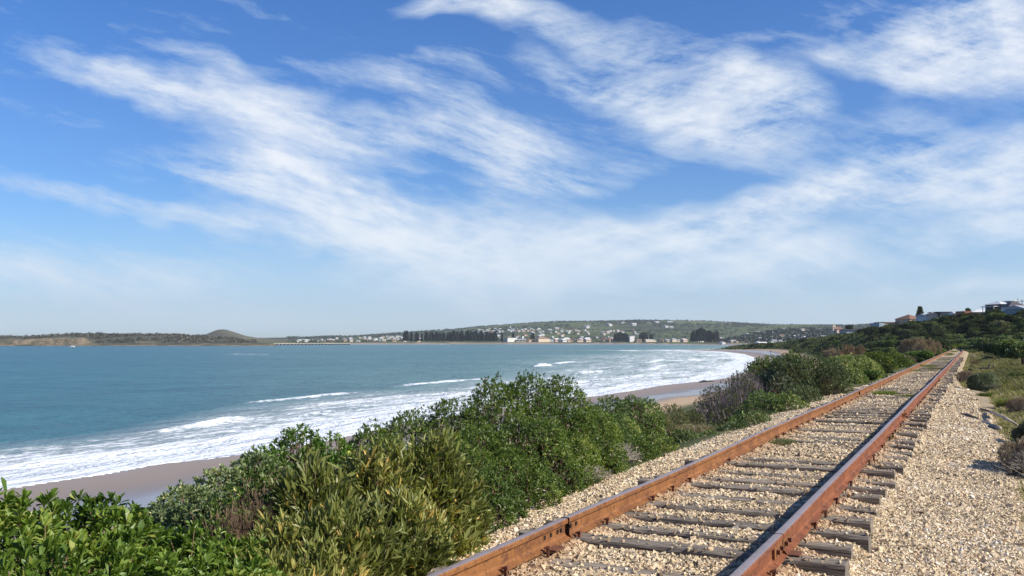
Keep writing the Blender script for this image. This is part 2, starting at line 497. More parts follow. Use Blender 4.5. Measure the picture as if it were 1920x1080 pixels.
def mat_ground():
    m, T = mat('coastal_ground')
    oc = T.coord('Object')
    n1 = T.noise(oc, 1.3, 6, .6); n2 = T.noise(oc, 18, 5, .65)
    soil = T.ramp(n2, [(.3, (.05, .05, .025)), (.5, (.095, .090, .045)), (.7, (.16, .135, .08))])
    grn = T.ramp(n2, [(.3, (.03, .05, .015)), (.6, (.07, .095, .028)), (.75, (.13, .14, .05))])
    land = T.mix(T.rng(n1, .38, .6), soil, grn)
    nf = T.noise(T.mapping(oc, scale=(1, .6, 1)), .0035, 6, .62, .6)
    nf2 = T.noise(oc, .02, 6, .65)
    far = T.ramp(T.math('ADD', T.math('MULTIPLY', nf, .7), T.math('MULTIPLY', nf2, .3)), [(.36, (.036, .046, .030)), (.44, (.050, .062, .034)), (.49, (.085, .108, .045)), (.56, (.105, .130, .055)), (.60, (.12, .11, .065)), (.66, (.050, .060, .036))])
    land = T.mix(T.attr('far'), land, far)
    # sand, by distance from the water's edge
    sd = T.attr('sd')
    sdn = T.math('MULTIPLY_ADD', T.math('SUBTRACT', T.noise(T.mapping(oc, rot=(0, 0, R(26.5)), scale=(1, .25, 1)), .16, 4, .55), .5), 9.0, sd)
    ns = T.noise(oc, 9.0, 5, .6)
    dry = T.ramp(ns, [(.3, (.38, .27, .17)), (.7, (.48, .36, .24))])
    wet = T.ramp(T.rng(sdn, 0, 20), [(0, (.27, .24, .225)), (.3, (.26, .215, .19)), (.55, (.23, .20, .185)), (1, (.30, .235, .18))])
    w = T.rng(sdn, 17.5, 20.5, smooth=True)
    sand = T.mix(w, wet, dry)
    c = T.mix(T.attr('sand'), land, sand)
    T.l.new(c, T.p.inputs['Base Color'])
    # thin sheet of water lying on the middle of the beach
    sheet = T.math('MULTIPLY', T.math('MULTIPLY', T.rng(sdn, 8.5, 12.5), T.rng(sdn, 16, 19.5, 1, 0)), T.attr('sand'))
    sw = T.math('MULTIPLY', T.rng(sdn, 0.5, 3.0, 1, 0), T.attr('sand'))
    gl = T.math('MAXIMUM', sheet, T.math('MULTIPLY', sw, .8))
    T.l.new(T.rng(gl, 0, 1, .85, .22), T.p.inputs['Roughness'])
    T.l.new(T.rng(gl, 0, 1, .15, .55), T.p.inputs['Specular IOR Level'])
    h = T.math('MULTIPLY', n2, T.math('SUBTRACT', 1.0, T.attr('sand')))
    T.l.new(T.bump(h, .6, .06), T.p.inputs['Normal'])
    return m
M['ground'] = mat_ground()


def mat_water():
    m, T = mat('sea_water')
    oc = T.coord('Object')
    sw = T.attr('sw')          # metres out from the water's edge
    fo = T.attr('foam')        # how much of the surface foams, 0..1
    rot = T.mapping(oc, rot=(0, 0, R(26.5)))
    big = T.noise(T.mapping(oc, scale=(.25, 1, 1)), .012, 5, .6)
    deep = T.mix(T.rng(sw, 10, 160, smooth=True), (.165, .275, .225), (.088, .200, .172))
    deep = T.mix(T.rng(T.attr('cx'), -.35, .25, 1, 0), deep, (.040, .142, .172))
    deep = T.mix(T.rng(big, .35, .65), deep, T.mix(1.0, deep, (.70, .76, .82), 'MULTIPLY'))
    mot = T.noise(T.mapping(rot, scale=(1, .35, 1)), .10, 8, .72)
    deep = T.mix(T.rng(mot, .38, .62), T.mix(1.0, deep, (.80, .83, .86), 'MULTIPLY'), T.mix(1.0, deep, (1.18, 1.14, 1.10), 'MULTIPLY'))
    st = T.mapping(rot, scale=(1, .28, 1))
    f1 = T.noise(st, .55, 7, .68, .8)
    f2 = T.noise(st, 2.6, 6, .7, .5)
    fm = T.math('MULTIPLY_ADD', f2, .45, T.math('MULTIPLY', f1, .55))
    thr = T.rng(fo, 0, 1, .76, .22)
    cover = T.rng(T.math('SUBTRACT', fm, thr), -.035, .06, 0, 1)
    cover = T.math('MULTIPLY', cover, T.rng(fo, 0.02, .15))
    chur = T.math('MULTIPLY', T.rng(fo, .12, .8), .58)      # milky aerated water
    cover2 = T.math('MAXIMUM', cover, chur)
    c = T.mix(cover2, deep, T.mix(T.rng(f2, .35, .65), (.60, .66, .70), (.84, .87, .89)))
    T.l.new(c, T.p.inputs['Base Color'])
    T.l.new(T.rng(cover2, 0, 1, .28, .8), T.p.inputs['Roughness'])
    T.l.new(T.rng(cover2, 0, 1, .22, .1), T.p.inputs['Specular IOR Level'])
    T.p.inputs['IOR'].default_value = 1.33
    w1 = T.noise(T.mapping(rot, scale=(1, .45, 1)), .22, 6, .6, .3)
    w2 = T.noise(T.mapping(rot, scale=(1, .6, 1)), 1.6, 5, .65)
    hh = T.math('ADD', T.math('MULTIPLY', w1, 2.4), T.math('MULTIPLY', w2, .5))
    hh = T.math('MULTIPLY_ADD', cover, .10, hh)
    T.l.new(T.bump(hh, 1.0, 1.0), T.p.inputs['Normal'])
    return m
M['water'] = mat_water()


def mat_hill(name, a, b, c_, scale=.03):
    m, T = mat(name)
    oc = T.coord('Object')
    n = T.noise(oc, scale, 7, .68)
    col = T.ramp(n, [(.36, a), (.48, b), (.56, b), (.66, c_)])
    cl = T.attr('cliff')
    rock = T.ramp(T.noise(T.mapping(oc, scale=(1, 1, 3)), .09, 6, .7), [(.32, (.08, .065, .05)), (.46, (.17, .135, .09)), (.62, (.26, .205, .135))])
    cl = T.math('MULTIPLY', cl, T.rng(T.noise(T.mapping(oc, scale=(1, .4, .35)), .055, 6, .7), .43, .52, .12, 1))
    col = T.mix(cl, col, rock)
    T.l.new(col, T.p.inputs['Base Color'])
    T.p.inputs['Roughness'].default_value = .95
    T.l.new(T.bump(n, 1.0, 6.0), T.p.inputs['Normal'])
    return m
M['island'] = mat_hill('island_scrub', (.045, .05, .035), (.075, .08, .05), (.16, .14, .09), .035)
M['bluff'] = mat_hill('bluff_heath', (.065, .065, .045), (.10, .095, .062), (.14, .125, .08), .012)

# ------------------------------------------------------------------ the lie of the land
TH = R(26.5); TS, TC = math.sin(TH), math.cos(TH)
def ta_xy(t, a): return t * TS + a * TC, t * TC - a * TS
def xy_ta(x, y): return x * TS + y * TC, x * TC - y * TS
AC0 = -2.18                    # track centre, metres to the right of the camera's track-parallel line
def a_c(t):
    t = np.asarray(t, dtype=float)
    u = np.clip(t - 140, 0, 120)
    return AC0 - u * u / 1200.0 - np.clip(t - 260, 0, None) * 0.38
ZTIE = 6.38                    # top of the sleepers
RAILH = 0.165

shore_px = [(0, 908), (148, 887), (259, 868), (370, 857), (481, 842), (700, 800), (900, 766), (1000, 753), (1099, 741.5), (1156, 733.5), (1221, 723), (1286, 716), (1338, 710.5), (1366, 702), (1388, 695),
            (1385, 689), (1398, 682), (1412, 675), (1404, 670), (1388, 664), (1350, 659.5), (1300, 657.6), (1240, 656.8),
            (1300, 656.2), (1385, 655.2), (1403, 652), (1414, 649.8), (1400, 648.3), (1340, 647), (1250, 646.3), (1100, 645.8), (900, 645.7), (760, 645.9), (640, 646.0), (480, 646.3), (400, 646.4)]
P0 = [ta_xy(-700, -49), ta_xy(-15, -48.2)] + [ground(*p) for p in shore_px] + [(-900, 2600), (-3500, 7000), (9000, 7500), (9000, -900), ta_xy(-700, 300)]
POLY = np.array(P0)


def signed_dist(x, y, poly=POLY):
    x = np.asarray(x, dtype=float); y = np.asarray(y, dtype=float)
    best = np.full(x.shape, 1e18); inside = np.zeros(x.shape, bool)
    n = len(poly)
    for i in range(n):
        x1, y1 = poly[i]; x2, y2 = poly[(i + 1) % n]
        dx, dy = x2 - x1, y2 - y1
        tt = np.clip(((x - x1) * dx + (y - y1) * dy) / (dx * dx + dy * dy), 0, 1)
        d = (x - x1 - tt * dx) ** 2 + (y - y1 - tt * dy) ** 2
        best = np.minimum(best, d)
        cr = ((y1 > y) != (y2 > y)) & (x < dx * (y - y1) / (dy if dy else 1e-9) + x1)
        inside ^= cr
    r = np.sqrt(best)
    return np.where(inside, r, -r)


ridge_px = [(-400, 636), (380, 636), (480, 634.5), (540, 634), (570, 634.5), (610, 632), (660, 631), (700, 628), (760, 623), (830, 620), (860, 618), (900, 613.5), (960, 609.5), (1040, 605), (1120, 604), (1200, 602.5), (1300, 603), (1340, 605),
            (1380, 607), (1480, 611.5), (1540, 611), (1600, 612), (1650, 610), (1720, 612), (2400, 618)]
RX = np.array([p[0] for p in ridge_px]); RY = np.array([p[1] for p in ridge_px])


def far_z(x, y):
    yy = np.maximum(y, 50.0)
    px = 960 + F * x / yy
    top = (638 - np.interp(px, RX, RY)) / F * 3800 + 8
    st = np.interp(px, [1330, 1460], [1950, 820])
    k = sstep(y, st, 3800)
    k = k * .55 + .45 * np.clip((y - st) / (3800 - st), 0, 1)
    n = fbm(x / 420, y / 420, 5, 5)
    z = 4.5 + (top - 4.5) * k + n * 30 * np.clip(k * (1.12 - k) * 3.4, 0, 1)
    return z


def ground_z(x, y, sd=None):
    x = np.asarray(x, dtype=float); y = np.asarray(y, dtype=float)
    if sd is None: sd = signed_dist(x, y)
    t, a = xy_ta(x, y)
    s = a - a_c(t)
    # profile by distance from the water
    zs = np.interp(sd, [-60, -12, 0, 8, 24, 28, 43, 60, 3000], [-3.0, -.6, 0, .28, 1.0, 1.5, 5.6, 6.0, 6.0])
    # profile across the railway embankment
    zt = np.interp(s, [-46, -38, -22, -18, -3.6, -2.5, -1.9, 2.3, 2.9, 5, 12, 60], [0, .28, 1.0, 1.5, 5.85, 6.12, 6.02, 6.02, 6.2, 6.25, 6.6, 8.0])
    k = sstep(t, 120, 210)
    z = zt * (1 - k) + zs * k
    z = np.where((sd < 24) | (s < -26), zs, z)
    b = sstep(sd, 22, 30)
    z = np.where((sd >= 22) & (s >= -26), zs * (1 - b) + (zt * (1 - k) + zs * k) * b, zs)
    z = z + .20 * sstep(t, 34, 46) * np.clip(1 - np.abs(np.abs(s) - 1.9) / .8, 0, 1) * (sd > 26)
    # hillside with the houses
    amp = np.interp(t, [45, 110, 200, 290, 360, 430, 470, 550, 650, 750], [0, 2.9, 6.4, 8.3, 7.8, 6.0, 4.9, 3.2, 1.5, 0])
    hill = amp * sstep(s, 5, 44) * (1 + .0022 * np.clip(s - 44, 0, 60))
    z = z - 2.3 * sstep(t, 300, 420) * sstep(sd, 22, 34) * (1 - sstep(s, 5, 40)) - 2.0 * sstep(t, 560, 700) * sstep(sd, 22, 34) * sstep(s, 5, 40)
    z = z + hill
    z = z + np.where((sd > 30), fbm(x / 7, y / 7, 4, 3) * 1.0 * sstep(np.abs(s), 3.5, 9) + fbm(x / 1.3, y / 1.3, 3, 4) * .14 * sstep(np.abs(s), 2.4, 3.4), 0)
    z = z + np.where((sd > 2) & (sd < 24), fbm(x / 9, y / 9, 2, 8) * .12, 0)
    pxk = 960 + F * x / np.maximum(y, 50.0)
    ys_ = np.interp(pxk, [1330, 1460], [1500, 760])
    kf = sstep(y, ys_, ys_ + 400)
    zf = far_z(x, y)
    z = np.where(sd > 0, z * (1 - kf) + (np.minimum(zf, 1 + sd * .09)) * kf, z)
    return z


# radial sheet centred under the camera, fine in front and coarse behind
def radial(r, fine, coarse):
    az = np.concatenate([np.arange(-180, -34, coarse), np.arange(-34, 36, fine), np.arange(36, 180, coarse)])
    A, RR = np.meshgrid(np.radians(az), r, indexing='xy')
    X = RR * np.sin(A); Y = RR * np.cos(A)
    nr, na = X.shape
    i = np.arange(nr - 1)[:, None] * na; j = np.arange(na)[None, :]
    jn = (j + 1) % na
    q = np.stack([i + j, i + jn, i + na + jn, i + na + j], -1).reshape(-1, 4)[:, ::-1]
    return X.ravel(), Y.ravel(), q

r_ = np.concatenate([np.geomspace(.5, 30, 130), np.geomspace(30, 1500, 290)[1:], np.geomspace(1500, 4600, 130)[1:], np.geomspace(4600, 30000, 12)[1:]])
gx, gy, gq = radial(r_, .14, 1.5)
sd_g = signed_dist(gx, gy)
gz = ground_z(gx, gy, sd_g)
rr = np.hypot(gx, gy)
gz = np.where(rr > 5000, np.where(sd_g > 0, gz * .9, -4), gz)
tg, ag = xy_ta(gx, gy); sg = ag - a_c(tg)
sand = np.where(sd_g < 60, 1 - sstep(sd_g, 22.5, 25.5), 0.0)
# broad dry beach in front of the headland
far_a = sstep(rr, 700, 1500)
ground_ob = mobj('ground', np.stack([gx, gy, gz], 1), gq, M['ground'], smooth=True,
                 attrs={'sd': np.clip(sd_g, -5, 200), 'sand': sand, 'far': far_a})
tag(ground_ob, kind='structure')

# ------------------------------------------------------------------ sea
rw = np.concatenate([np.geomspace(28, 1300, 520), np.geomspace(1300, 30000, 60)[1:]])
wx, wy, wq = radial(rw, .10, 2.0)
sdw = -signed_dist(wx, wy)
tw, aw = xy_ta(wx, wy)
W_ = 13 + .24 * np.clip(tw, 0, 420)
W_ = np.where(tw > 420, np.clip(114 - (tw - 420) * .16, 4, 200), W_)
W_ = W_ * (1 + .5 * fbm(tw / 45, sdw / 60, 3, 12))
foam = (1 - np.clip(sdw / np.maximum(W_, 1), 0, 1) ** 3.0) * np.interp(tw, [60, 200, 320], [.64, .52, .48]) * (1 + .25 * np.exp(-sdw / 8))
foam *= .8 + .4 * vnoise(tw / 16, sdw / 3.2, 77)
foam = np.where(sdw < 0, .9, foam)
swash = np.exp(-((sdw - 1.8 - 1.6 * fbm(tw / 12, sdw * 0, 3, 21)) / (2.3 + .011 * np.clip(tw, 0, 300))) ** 2) * (tw < 760)
foam = np.maximum(foam, np.clip(swash * 1.25, 0, 1))
hgt = np.zeros_like(wx)
# breaking waves: (middle t, half length, metres out at the middle, slope, height, width)
breakers = [(66, 9, 16, .1, .36, 1.0), (82, 9, 13.5, .05, .16, .9), (104, 17, 32, .1, .22, 1.3), (152, 22, 40, .05, .22, 1.6), (256, 13, 58, 0, .85, 2.4), (210, 14, 33, 0, .6, 2.0), (300, 22, 62, .0, .4, 2.6), (340, 40, 35, .05, .35, 2.6), (190, 30, 18, .02, .16, 1.6), (140, 22, 15, .0, .14, 1.4), (60, 26, 6.0, .0, .14, 1.2), (260, 40, 24, 0, .25, 2.0)]
for (t0, L, c0, sl, h, w) in breakers:
    cc = c0 + sl * (tw - t0) + 1.2 * fbm(tw / 9, tw * 0, 3, int(t0))
    along = np.clip(1 - ((tw - t0) / L) ** 2, 0, 1) ** .7
    lump = .65 + .9 * np.clip(.5 + fbm(tw / 3.5, sdw * 0, 3, int(t0) + 1), 0, 1)
    g = np.exp(-((sdw - cc) / w) ** 2) * along
    hgt += h * g * lump
    sharp = np.exp(-((sdw - cc + .3 * w) / (w * .85)) ** 2) * along
    rag = np.clip(1 + 1.5 * fbm(tw / .9, sdw / .7, 3, int(t0) + 5), .2, 1.4)
    foam = np.maximum(foam, np.clip(sharp * rag * (.72 + .5 * (lump - .9)) * (1.2 if h > .19 else .9), 0, .97))
# far white caps: given as points of the picture
def whitecap(pxa, pya, pxb, pyb, w, h):
    global foam, hgt
    (x1, y1), (x2, y2) = ground(pxa, pya), ground(pxb, pyb)
    dx, dy = x2 - x1, y2 - y1; L = math.hypot(dx, dy)
    tt = ((wx - x1) * dx + (wy - y1) * dy) / L / L
    dd = ((wx - x1) * dy - (wy - y1) * dx) / L
    m = np.clip(1 - (2 * tt - 1) ** 2, 0, 1) ** .5 * np.exp(-(dd / w) ** 2)
    m = m * (.75 + .5 * vnoise(tt * 12, tt * 0 + 3, int(pxa)))
    foam = np.maximum(foam, np.clip(m * 1.05, 0, 1)); hgt = hgt + m * h
whitecap(1152, 658.5, 1206, 658.6, 6, .5)
whitecap(1240, 658.6, 1306, 658.0, 9, .6)
whitecap(1245, 663, 1262, 662.6, 3, .4)
whitecap(412, 664, 520, 664.4, 2.0, .2)
whitecap(1300, 668, 1372, 666, 6, .5)
whitecap(1340, 674, 1392, 670, 5, .5)
whitecap(1240, 677, 1352, 675, 3.4, .4)
swell = (fbm(wx / 60, wy / 16, 3, 31) * .22 + fbm(wx / 9, wy / 4, 3, 32) * .12) * sstep(sdw, 3, 30) * (rr[0] if False else 1)
wz = hgt + swell
wz = np.where(sdw < -2.5, -.35, np.where(sdw < 1.5, wz + .05 + np.clip(-sdw, 0, 2.5) * .02, wz))
sea = mobj('sea', np.stack([wx, wy, wz], 1), wq, M['water'], smooth=True,
           attrs={'sw': np.clip(sdw, -5, 400), 'foam': foam, 'cx': wx / np.maximum(wy, 1)})
tag(sea, kind='structure')

# ------------------------------------------------------------------ ballast bed
def ballast_z(s, t, nz=True):
    z = np.interp(s, [-3.4, -2.7, -2.2, -1.75, -1.32, -1.25, -.9, -.75, .75, .9, 1.28, 1.36, 1.9, 2.5, 2.9, 3.5],
                  [5.75, 6.03, 6.13, 6.215, 6.255, 6.27, 6.30, 6.335, 6.335, 6.315, 6.290, 6.245, 6.225, 6.19, 6.13, 5.9])
    z = z - .004 * (np.abs(s) < .7) - .35 * sstep(t, 36, 46) * sstep(np.abs(s), 1.45, 1.9) + .055 * np.exp(-((np.abs(s) - .835) / .15) ** 2)
    if nz:
        z = z + fbm(s / .35, t / .35, 3, 41) * .030 + fbm(s / .10, t / .10, 2, 42) * .016 + fbm(s / 2.2, t / 2.2, 2, 43) * .05 * (np.abs(s) > 1.3)
        z = z + fbm(s / .9 + 5, t / .5, 2, 44) * .035 * (np.abs(s) < .75)
    z = z + .035 * sstep(t, 45, 80) * (np.abs(s) < 1.5)
    return z
tb = np.concatenate([np.arange(-8, 22, .07), 22 * np.geomspace(1, 235 / 22., 700)[1:]])
sb = np.concatenate([np.arange(-3.4, 3.5, .07)])
SB, TB = np.meshgrid(sb, tb)
bx, by = ta_xy(TB, SB + a_c(TB))
nrow, ncol = SB.shape
ii = np.arange(nrow - 1)[:, None] * ncol; jj = np.arange(ncol - 1)[None, :]
bq = np.stack([ii + jj, ii + jj + 1, ii + ncol + jj + 1, ii + ncol + jj], -1).reshape(-1, 4)
rail_s = 0.835
def rustf(s): return np.exp(-((np.abs(s) - rail_s) / .19) ** 2) * 1.0
ballast = mobj('ballast_bed', np.stack([bx.ravel(), by.ravel(), ballast_z(SB, TB).ravel()], 1), bq, M['gravel'], smooth=True, attrs={'rust': rustf(SB).ravel()})
tag(ballast, kind='structure')

# loose stones ---------------------------------------------------------
tie_rng = np.random.default_rng(5)
NT_ = 150
tie_t = 1.2 + np.arange(NT_) * .655 + tie_rng.normal(0, .035, NT_)
tie_w = tie_rng.uniform(.18, .235, NT_)
tie_dz = tie_rng.normal(0, .010, NT_)
tie_dz[tie_rng.random(NT_) < .2] -= .03
tie_rot = tie_rng.normal(0, .012, NT_)
tie_ds = tie_rng.normal(0, .035, NT_)


def stones(n, t0, t1, s0, s1, size, seed):
    g = np.random.default_rng(seed)
    t = g.uniform(t0, t1, n); s = g.uniform(s0, s1, n)
    x, y = ta_xy(t, s + a_c(t))
    # keep what the camera could see, with a margin for a step to the side
    pxx = 960 + F * x / np.maximum(y, .1)
    keep = (y > 3.2) & (pxx > 250) & (pxx < 2250)
    edge = np.interp(t, [18, 28, 45], [2.6, 2.3, 1.55]) + .5 * fbm(t / 1.1, t * 0, 3, 61)
    keep &= (s < edge) & (s > -2.6 + .5 * fbm(t / .8, t * 0, 2, 62))
    near = np.abs(tie_t[:, None] - 0)  # distance to the closest sleeper
    k = np.clip(np.searchsorted(tie_t, t), 1, NT_ - 1)
    k = np.where(np.abs(tie_t[k - 1] - t) < np.abs(tie_t[k] - t), k - 1, k)
    on = (np.abs(tie_t[k] + tie_rot[k] * s - t) < tie_w[k] / 2 + size * .15) & (np.abs(s - tie_ds[k]) < 1.32)
    keep &= ~(on & (g.random(n) > .03))
    keep &= ~((np.abs(np.abs(s) - rail_s) < .075))
    t, s, x, y, k, on = (q[keep] for q in (t, s, x, y, k, on))
    n = len(t)
    z = ballast_z(s, t)
    z = np.where(on, ZTIE + tie_dz[k] + size * .25, z + size * g.uniform(-.1, .42, n))
    sc = size * np.exp(g.normal(0, .30, n)) * .48
    base = np.array([(-1, -1, -1), (1, -1, -1), (1, 1, -1), (-1, 1, -1), (-1, -1, 1), (1, -1, 1), (1, 1, 1), (-1, 1, 1)], float)
    v = base[None] * g.uniform(.35, 1.05, (n, 8, 3))
    v[:, :, 2] *= g.uniform(.55, .9, n)[:, None]; v[:, :, 0] *= g.uniform(.9, 1.35, n)[:, None]
    q = g.normal(size=(n, 4)); q /= np.linalg.norm(q, axis=1, keepdims=True)
    w_, a_, b_, c_ = q.T
    Rm = np.stack([np.stack([1 - 2 * (b_ * b_ + c_ * c_), 2 * (a_ * b_ - c_ * w_), 2 * (a_ * c_ + b_ * w_)], -1),
                   np.stack([2 * (a_ * b_ + c_ * w_), 1 - 2 * (a_ * a_ + c_ * c_), 2 * (b_ * c_ - a_ * w_)], -1),
                   np.stack([2 * (a_ * c_ - b_ * w_), 2 * (b_ * c_ + a_ * w_), 1 - 2 * (a_ * a_ + b_ * b_)], -1)], 1)
    v = np.einsum('nij,nkj->nki', Rm, v) * sc[:, None, None] + np.stack([x, y, z], 1)[:, None, :]
    fc = np.array([(0, 3, 2, 1), (4, 5, 6, 7), (0, 1, 5, 4), (1, 2, 6, 5), (2, 3, 7, 6), (3, 0, 4, 7)])
    f = fc[None] + (np.arange(n) * 8)[:, None, None]
    var = np.clip(g.random(n) + .45 * fbm(x / .8, y / .8, 3, 66) - .10 * (np.abs(s) < .75), 0, 1)
    return v.reshape(-1, 3), f.reshape(-1, 4), np.repeat(var, 8), np.repeat(rustf(s), 8)


SV, SF, SA, SR = [], [], [], []; off = 0
for args in ((330000, 1.0, 13.5, -2.9, 3.0, .0255, 1), (5000, 1.0, 16, -2.9, 3.0, .042, 2), (190000, 13.5, 26, -2.9, 3.0, .033, 3), (110000, 26, 55, -2.9, 3.0, .046, 4)):
    v, f, a1, a2 = stones(*args)
    SV.append(v); SF.append(f + off); SA.append(a1); SR.append(a2); off += len(v)
g_st = mobj('gravel', np.concatenate(SV), np.concatenate(SF), M['stone'], attrs={'var': np.concatenate(SA), 'rust': np.concatenate(SR)})
tag(g_st, 'tan and cream crushed stone ballast around the sleepers', 'gravel', kind='stuff')
print('stones', off // 8)

# ------------------------------------------------------------------ sleepers
def sleeper_mesh(seed):
    g = np.random.default_rng(seed)
    nx, ny = 40, 6
    L = 2.6; W = .225; H = .15
    xs = np.linspace(-L / 2, L / 2, nx); prof = [(-W / 2, -H), (-W / 2, -.012), (-W / 2 + .012, 0), (-W / 6, 0), (W / 6, 0), (W / 2 - .012, 0), (W / 2, -.012), (W / 2, -H)]
    v = []
    for i, x in enumerate(xs):
        for j, (y, z) in enumerate(prof):
            wob = fbm(x / .5, j * .7 + seed * 3.1, 3, 70)
            v.append((x + (.02 * fbm(j * 1.3, seed, 2, 5) if i in (0, nx - 1) else 0), y + wob * .030, z + (fbm(x / .18, j * 1.7 + seed, 3, 71) * .022 - (.012 if j in (1, 6) else 0) * vnoise(x / .2, j + seed * 2.0, 9) if z > -.1 else 0)))
    k = len(prof); f = []
    for i in range(nx - 1):
        for j in range(k):
            f.append((i * k + j, (i + 1) * k + j, (i + 1) * k + (j + 1) % k, i * k + (j + 1) % k))
    me = mesh_np('sleeper', v, [np.array(f)], (M['wood'],))
    import bmesh
    bm = bmesh.new(); bm.from_mesh(me)
    bm.verts.ensure_lookup_table()
    bm.faces.new([bm.verts[j] for j in range(k)]); bm.faces.new([bm.verts[(nx - 1) * k + j] for j in range(k)][::-1])
    bmesh.ops.recalc_face_normals(bm, faces=bm.faces)
    bm.to_mesh(me); bm.free()
    return me


def spike_mesh():
    b = MB()
    b.box(-.011, .011, -.011, .011, -.05, .028)
    b.add([(-.03, -.02, .022), (.022, -.02, .028), (.022, .02, .028), (-.03, .02, .022), (-.028, -.016, .036), (.016, -.014, .050), (.016, .014, .050), (-.028, .016, .036)],
          [(0, 3, 2, 1), (4, 5, 6, 7), (0, 1, 5, 4), (1, 2, 6, 5), (2, 3, 7, 6), (3, 0, 4, 7)])
    return mesh_np('rail_spike', b.v, [np.array(b.q)], (M['metal_rust'],))


sl_me = [sleeper_mesh(i) for i in range(8)]
sp_me = spike_mesh()
track_ang = -TH    # local +X of a sleeper runs across the track, +Y along it
sleepers_near = []
ORD = 'first second third fourth fifth sixth seventh eighth ninth tenth eleventh twelfth thirteenth fourteenth fifteenth sixteenth seventeenth eighteenth nineteenth twentieth'.split()
SL_G = 'wooden sleepers under the railway track'
for i in range(NT_):
    t = tie_t[i]
    x, y = ta_xy(t, float(a_c(t)) + tie_ds[i])
    o = bpy.data.objects.new('railway_sleeper', sl_me[i % 8]); link(o)
    o.location = (x, y, ZTIE + tie_dz[i]); o.rotation_euler = (0, tie_rng.normal(0, .004), track_ang + tie_rot[i])
    o.scale = ((1 if i % 2 else -1) * 1.0, tie_w[i] / .225, 1)
    if o.scale[0] < 0: o.scale[0] = 1; o.rotation_euler[2] += math.pi
    flip = -1 if not i % 2 else 1
    ex, ey = ta_xy(t, float(a_c(t)) + 1.3)
    yv = 540 + F * math.tan(math.atan2(CAMZ - ZTIE, ey) + PITCH)
    if yv < 1075 and len(sleepers_near) < 20:
        sleepers_near.append(o)
        tag(o, "weathered grey sleeper whose squared end is %s up from the photo's bottom right" % ORD[len(sleepers_near) - 1], 'sleeper', SL_G)
    else:
        tag(o, 'weathered grey wooden sleeper bedded in the gravel under the rusty rails', 'sleeper', SL_G)
    if t < 42:
        for side in (-1, 1):
            for e in (-1, 1):
                if tie_rng.random() < .38: continue
                s_ = side * rail_s + e * .088
                q = bpy.data.objects.new('rail_spike', sp_me); link(q, o)
                q.location = ((s_ - tie_ds[i]) * flip, tie_rng.uniform(-.05, .05), .018 - tie_dz[i])
                q.rotation_euler = (0, 0, (0 if e > 0 else math.pi) + (math.pi if flip < 0 else 0) + tie_rng.normal(0, .2))
                q.scale = (.95, 1.1, .9)

# ------------------------------------------------------------------ rails
ZR0 = ZTIE + .012
RP = [(-.062, 0), (.062, 0), (.062, .012), (.020, .028), (.010, .045), (.009, .105), (.014, .118), (.035, .128), (.036, .155), (.030, .1635), (.012, .166),
      (-.012, .166), (-.030, .1635), (-.036, .155), (-.035, .128), (-.014, .118), (-.009, .105), (-.010, .045), (-.020, .028), (-.062, .012)]


def rail(name, t0, t1, side, label, seed):
    ts = np.unique(np.concatenate([np.arange(t0, min(t1, 60), .4), np.linspace(max(t0, 60), t1, 80) if t1 > 60 else [], [t0, t1]]))
    root_t = t0
    k = len(RP); v = []
    for t in ts:
        wob = .010 * fbm(t / 4.0, side * 3.0, 2, seed) * 2 + .004 * math.sin(t * .9 + seed)
        c = float(a_c(t)) + side * rail_s + wob
        zz = ZR0 + .016 * fbm(t / 5.0, side + 9.0, 2, seed + 3) * 2
        for (ps, pz) in RP:
            x, y = ta_xy(t, c + ps)
            v.append((x, y, zz + pz))
    f = []; fm = []
    for i in range(len(ts) - 1):
        for j in range(k):
            f.append((i * k + j, (i + 1) * k + j, (i + 1) * k + (j + 1) % k, i * k + (j + 1) % k)[::-1])
            fm.append(1 if j in (9, 10, 11) else 0)
    ends = []
    me_v = np.array(v)
    ox, oy, oz = me_v[0].mean(), 0, 0
    org = np.array([v[0][0], v[0][1], ZR0])
    # end caps as fans
    caps = []
    for base, rev in ((0, False), ((len(ts) - 1) * k, True)):
        cidx = len(me_v)
        me_v = np.vstack([me_v, me_v[base:base + k].mean(0)])
        for j in range(k):
            a, b = base + j, base + (j + 1) % k
            caps.append((cidx, b, a) if rev else (cidx, a, b))
    root = empty(name, tuple(org))
    tag(root, label, 'rail')
    b = mobj('rail_bar', me_v - org, [np.array(f), np.array(caps)], (M['rail_side'] if side < 0 else M['rail_side_red'], M['rail_top']), root, fmat=fm + [0] * len(caps))
    return root, org


def box_on_rail(root, org, name, t, side, ds, w_s, l_t, z0, z1, mats, slot=0):
    """small block fixed to the rail: centre offset ds across the track"""
    b = MB()
    c = float(a_c(t)) + side * rail_s + ds
    p = []
    for zz in (z0, z1):
        for (u, vv) in ((-1, -1), (1, -1), (1, 1), (-1, 1)):
            x, y = ta_xy(t + vv * l_t / 2, c + u * w_s / 2)
            p.append((x - org[0], y - org[1], ZR0 + zz - org[2]))
    b.add(p, [(0, 3, 2, 1), (4, 5, 6, 7), (0, 1, 5, 4), (1, 2, 6, 5), (2, 3, 7, 6), (3, 0, 4, 7)])
    return b.build(name, mats, root)


def fit_t(px, py, s, z):
    """track distance of the rail point that shows at pixel column px"""
    best = None
    for t in np.arange(1, 80, .02):
        x, y = ta_xy(t, float(a_c(t)) + s)
        if y > .5:
            e = abs(960 + F * x / y - px)
            if best is None or e < best[0]: best = (e, t)
    return best[1]


